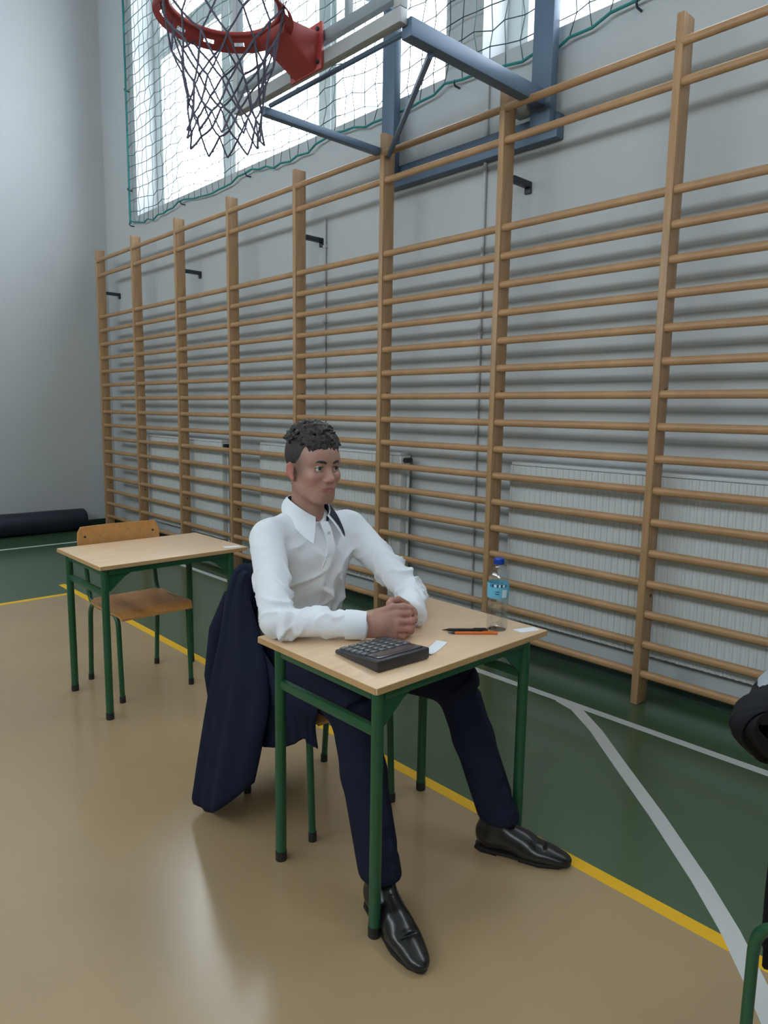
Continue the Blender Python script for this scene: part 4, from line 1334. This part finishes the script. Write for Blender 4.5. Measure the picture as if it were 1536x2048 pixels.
# ---- shoes
def shoe(heel, toe, label=None):
    heel, toe = Vector((*heel, 0)), Vector((*toe, 0))
    d = (toe - heel)
    ang = math.atan2(d.y, d.x)
    L_ = d.length
    k = L_ / 0.292
    N_ = SDF((-0.02, -0.065, -0.005), (0.32, 0.065, 0.135), 0.0036)
    N_.add_ell((0.042, 0, 0.045), (0.044, 0.034, 0.046), 0.01)
    N_.add_cone((0.035, 0, 0.060), (0.048, 0, 0.100), 0.036, 0.038, 0.015)
    N_.add_cone((0.05, 0, 0.045), (0.15, 0.0, 0.040), 0.036, 0.038, 0.02)
    N_.add_cone((0.07, 0, 0.078), (0.155, 0, 0.046), 0.034, 0.030, 0.02)
    N_.add_ell((0.185, 0.002, 0.026), (0.070, 0.045, 0.034), 0.02)
    N_.add_ell((0.245, 0.002, 0.020), (0.049, 0.034, 0.024), 0.02)
    N_.cut_cone((0.035, 0, 0.13), (0.045, 0, 0.105), 0.032, 0.029, 0.006)
    N_.cut_cone((0.215, -0.05, 0.052), (0.215, 0.05, 0.052), 0.0035, 0.0035, 0.004)   # toe cap seam
    N_.d = np.maximum(N_.d, (0.010 - N_.Z) + 0 * N_.d).astype(np.float32)
    v, q = N_.mesh(1)
    Mx = PER_INV @ Matrix.Translation(heel) @ Matrix.Rotation(ang, 4, 'Z') @ Matrix.Diagonal((k, 1, 1, 1))
    up = np_mesh('shoe', v, q, M_SHOE, per, None, Mx)
    out = [(0.0, -0.012), (-0.003, 0.0), (0.0, 0.012), (0.015, 0.031), (0.05, 0.038), (0.10, 0.036), (0.15, 0.042), (0.19, 0.047), (0.23, 0.043), (0.265, 0.031), (0.286, 0.016), (0.293, 0.002)]
    low = [(0.286, -0.012), (0.265, -0.027), (0.23, -0.039), (0.19, -0.044), (0.15, -0.041), (0.10, -0.036), (0.05, -0.038), (0.015, -0.031)]
    b = MB().prism(out + low, 2, 0.006, 0.0145).xform(Mx)
    b.build('sole', M_SOLE, up, bevel=0.002)
    MB().prism([(-0.002, -0.02), (-0.002, 0.02), (0.02, 0.034), (0.072, 0.036), (0.072, -0.036), (0.02, -0.034)], 2, 0.0, 0.0075).xform(Mx).build('heel', M_SOLE, up)
    MB().prism([(0.14, -0.036), (0.14, 0.036), (0.20, 0.042), (0.26, 0.026), (0.275, 0.0), (0.26, -0.024), (0.20, -0.040)], 2, 0.0, 0.0075).xform(Mx).build('sole_tread', M_SOLE, up)
    for i in range(4):
        x = 0.098 + i * 0.017
        z = 0.1035 - i * 0.0088
        lc = MB().tube([(x, -0.018, z - 0.008), (x + 0.002, 0, z + 0.001), (x, 0.018, z - 0.008)], 0.0022, 6).xform(Mx)
        lc.build('lace', M_BLACKC, up, smooth=True)
    return up
shoe((-1.318, 1.206), (-1.035, 1.118))
shoe((-1.287, 1.622), (-1.024, 1.744))
for w, h2 in ((ANK_R, (-1.275, 1.193)), (ANK_L, (-1.238, 1.645))):
    pb(MB().tube([(h2[0], h2[1], 0.075), (w[0] - 0.01, w[1], 0.16)], [0.031, 0.034], 16), 'sock', M_BLACKC, smooth=True)

# ================================================================== JACKETS ON CHAIR BACKS
def draped(name, label, rows, top_over, th, material, seed, fold=0.010):
    """rows: list of (z list per column?) cross-section polylines from the bottom to the top; each row is a list of 3D points"""
    f_ = random.Random(seed)
    def smooth_row(row, n=44):
        P = [Vector(p) for p in row]
        out = []
        m_ = len(P) - 1
        for i in range(n + 1):
            s = i / n * m_
            k = min(int(s), m_ - 1)
            t = s - k
            p0, p1, p2, p3 = P[max(k - 1, 0)], P[k], P[k + 1], P[min(k + 2, m_)]
            out.append(0.5 * ((2 * p1) + (p2 - p0) * t + (2 * p0 - 5 * p1 + 4 * p2 - p3) * t * t + (3 * p1 - p0 - 3 * p2 + p3) * t ** 3))
        return out
    R = [smooth_row(r) for r in rows]
    n = len(R[0]) - 1
    cols = []
    for j in range(n + 1):
        cols.append([R[i][j] for i in range(len(R))])
    nu = 40
    G = []
    for j in range(n + 1):
        P = cols[j]
        m_ = len(P) - 1
        line_ = []
        for i in range(nu + 1):
            s = i / nu * m_
            k = min(int(s), m_ - 1)
            t = s - k
            p0, p1, p2, p3 = P[max(k - 1, 0)], P[k], P[k + 1], P[min(k + 2, m_)]
            line_.append(0.5 * ((2 * p1) + (p2 - p0) * t + (2 * p0 - 5 * p1 + 4 * p2 - p3) * t * t + (3 * p1 - p0 - 3 * p2 + p3) * t ** 3))
        G.append(line_)
    v, f = [], []
    nrm = {}
    for j in range(n + 1):
        for i in range(nu + 1):
            a = G[min(j + 1, n)][i] - G[max(j - 1, 0)][i]
            b_ = G[j][min(i + 1, nu)] - G[j][max(i - 1, 0)]
            q = a.cross(b_)
            nrm[j, i] = q.normalized() if q.length > 1e-9 else Vector((0, 0, 1))
    for lay in (0, 1):
        for j in range(n + 1):
            for i in range(nu + 1):
                low = 1 - i / nu
                w = fold * (0.25 + low) * (math.sin(j * 0.62 + 0.5 * math.sin(i * 0.13) + seed) + 0.5 * math.sin(j * 1.4 + i * 0.05 + 2 * seed))
                edge = min(1.0, min(j, n - j) / 2.0, (nu - i) / 2.0 + 0.3, i / 1.5 + 0.35)
                v.append(tuple(G[j][i] + nrm[j, i] * (w + (th if lay else -th) * 0.5 * max(edge, 0.25))))
    n1 = (n + 1) * (nu + 1)
    id_ = lambda j, i, l: l * n1 + j * (nu + 1) + i
    for j in range(n):
        for i in range(nu):
            f.append((id_(j, i, 0), id_(j + 1, i, 0), id_(j + 1, i + 1, 0), id_(j, i + 1, 0)))
            f.append((id_(j, i, 1), id_(j, i + 1, 1), id_(j + 1, i + 1, 1), id_(j + 1, i, 1)))
    for j in range(n):
        f.append((id_(j, 0, 0), id_(j, 0, 1), id_(j + 1, 0, 1), id_(j + 1, 0, 0)))
        f.append((id_(j, nu, 0), id_(j + 1, nu, 0), id_(j + 1, nu, 1), id_(j, nu, 1)))
    for i in range(nu):
        f.append((id_(0, i, 0), id_(0, i + 1, 0), id_(0, i + 1, 1), id_(0, i, 1)))
        f.append((id_(n, i, 0), id_(n, i, 1), id_(n, i + 1, 1), id_(n, i + 1, 0)))
    return v, f
jk = thing('navy_jacket', 'navy suit jacket hanging over the back of the seated person\'s chair', 'jacket', (-2.05, 1.4, 0))
JI = Matrix.Translation((2.05, -1.4, 0))
rows = [
    [(-1.800, 1.125, 0.170), (-1.915, 1.058, 0.050), (-2.010, 1.050, 0.036), (-2.075, 1.125, 0.050), (-2.120, 1.240, 0.085), (-2.125, 1.400, 0.100), (-2.120, 1.600, 0.095)],
    [(-1.790, 1.150, 0.300), (-1.920, 1.090, 0.220), (-2.015, 1.085, 0.210), (-2.080, 1.150, 0.215), (-2.115, 1.250, 0.240), (-2.120, 1.400, 0.260), (-2.115, 1.610, 0.260)],
    [(-1.800, 1.185, 0.450), (-1.930, 1.140, 0.430), (-2.020, 1.130, 0.425), (-2.085, 1.175, 0.430), (-2.110, 1.260, 0.440), (-2.112, 1.400, 0.450), (-2.105, 1.615, 0.450)],
    [(-1.890, 1.215, 0.610), (-1.970, 1.185, 0.610), (-2.035, 1.180, 0.605), (-2.085, 1.205, 0.610), (-2.105, 1.270, 0.620), (-2.108, 1.400, 0.625), (-2.098, 1.615, 0.620)],
    [(-1.985, 1.235, 0.735), (-2.015, 1.220, 0.738), (-2.045, 1.215, 0.738), (-2.080, 1.228, 0.742), (-2.096, 1.280, 0.755), (-2.100, 1.400, 0.765), (-2.090, 1.615, 0.755)],
    [(-2.005, 1.260, 0.775), (-2.020, 1.250, 0.785), (-2.040, 1.245, 0.790), (-2.058, 1.252, 0.792), (-2.066, 1.290, 0.796), (-2.068, 1.400, 0.800), (-2.062, 1.610, 0.795)],
    [(-1.975, 1.235, 0.60), (-1.985, 1.232, 0.58), (-1.992, 1.230, 0.58), (-1.998, 1.240, 0.58), (-2.000, 1.300, 0.58), (-2.000, 1.400, 0.58), (-1.998, 1.600, 0.58)],
]
v, f = draped('navy_jacket', '', rows, True, 0.022, M_JACK, 1.0, 0.009)
MB().add(v, f).xform(JI).build('jacket_body', M_JACK, jk, smooth=True, angle=70)
slv = [(-2.095, 1.262, 0.70), (-2.125, 1.225, 0.58), (-2.135, 1.205, 0.42), (-2.125, 1.215, 0.27), (-2.12, 1.23, 0.17)]
sl = MB().tube(slv, [0.050, 0.054, 0.050, 0.044, 0.042], 16, sx=0.75, sy=1.1).xform(JI).build('sleeve', M_JACK, jk, smooth=True, angle=60)
for k in range(3):
    MB().tube([(-2.155, 1.225 + 0.0 * k, 0.19 + 0.018 * k), (-2.160, 1.225, 0.19 + 0.018 * k)], 0.006, 10).xform(JI).build('cuff_button', M_BLACKP, sl, smooth=True)
rows = [
    [(-1.590, 1.222, 0.335), (-1.640, 1.214, 0.352), (-1.700, 1.212, 0.312), (-1.780, 1.205, 0.275), (-1.880, 1.195, 0.250)],
    [(-1.600, 1.220, 0.400), (-1.650, 1.212, 0.400), (-1.720, 1.210, 0.390), (-1.800, 1.205, 0.380), (-1.900, 1.195, 0.370)],
    [(-1.590, 1.222, 0.450), (-1.670, 1.215, 0.450), (-1.750, 1.213, 0.460), (-1.830, 1.208, 0.480), (-1.920, 1.200, 0.500)],
    [(-1.600, 1.245, 0.475), (-1.690, 1.235, 0.475), (-1.790, 1.232, 0.500), (-1.870, 1.225, 0.560), (-1.950, 1.215, 0.620)],
]
v, f = draped('front_panel', '', rows, True, 0.012, M_JACK, 0.4, 0.004)
MB().add(v, f).xform(JI).build('front_panel', M_JACK, jk, smooth=True, angle=70)
jl = MB()
v, f = [], []
for i in range(9):
    t = i / 8
    p = Vector((-1.960, 1.222, 0.70)).lerp(Vector((-1.800, 1.160, 0.33)), t)
    wd = 0.045 * math.sin(math.pi * (0.15 + 0.8 * t))
    v += [(p.x, p.y, p.z), (p.x - wd, p.y - 0.012 - wd * 0.45, p.z - 0.004), (p.x, p.y - 0.006, p.z), (p.x - wd, p.y - 0.018 - wd * 0.45, p.z - 0.004)]
for i in range(8):
    a, c2 = 4 * i, 4 * i + 4
    f += [(a, c2, c2 + 1, a + 1), (a + 2, a + 3, c2 + 3, c2 + 2), (a, a + 2, c2 + 2, c2), (a + 1, c2 + 1, c2 + 3, a + 3)]
f += [(0, 1, 3, 2), (32, 34, 35, 33)]
jl.add(v, f).xform(JI).build('lapel', M_JACK, jk, smooth=True, angle=60)

bj = thing('black_jacket', 'black jacket over the chair back cut off at the right edge', 'jacket', (-0.41, 1.5, 0))
JB = Matrix.Translation((0.41, -1.5, 0))
rows = [
    [(-0.340, 1.500, 0.25), (-0.385, 1.460, 0.24), (-0.410, 1.500, 0.24), (-0.425, 1.62, 0.24), (-0.425, 1.76, 0.25)],
    [(-0.340, 1.490, 0.36), (-0.385, 1.455, 0.35), (-0.412, 1.500, 0.36), (-0.430, 1.64, 0.36), (-0.430, 1.77, 0.36)],
    [(-0.370, 1.570, 0.60), (-0.415, 1.560, 0.60), (-0.440, 1.580, 0.60), (-0.452, 1.66, 0.60), (-0.455, 1.78, 0.60)],
    [(-0.395, 1.405, 0.715), (-0.432, 1.398, 0.712), (-0.458, 1.415, 0.712), (-0.475, 1.58, 0.73), (-0.472, 1.76, 0.72)],
    [(-0.415, 1.318, 0.790), (-0.437, 1.312, 0.786), (-0.458, 1.325, 0.788), (-0.472, 1.50, 0.815), (-0.468, 1.75, 0.80)],
    [(-0.395, 1.345, 0.805), (-0.405, 1.350, 0.808), (-0.415, 1.365, 0.812), (-0.425, 1.50, 0.830), (-0.425, 1.72, 0.81)],
    [(-0.378, 1.400, 0.760), (-0.380, 1.410, 0.762), (-0.384, 1.420, 0.765), (-0.386, 1.50, 0.770), (-0.386, 1.70, 0.76)],
]
v, f = draped('black_jacket', '', rows, True, 0.016, M_BLACKC, 2.0, 0.007)
MB().add(v, f).xform(JB).build('jacket_body', M_BLACKC, bj, smooth=True, angle=70)
cv = [(-0.440, 1.425, 0.822), (-0.446, 1.46, 0.832), (-0.448, 1.54, 0.840), (-0.446, 1.66, 0.832)]
MB().tube(cv, [0.010, 0.014, 0.014, 0.010], 10, sx=1.6, sy=0.6).xform(JB).build('collar', mat('collar_grey', (0.30, 0.32, 0.36), 0.7), bj, smooth=True)
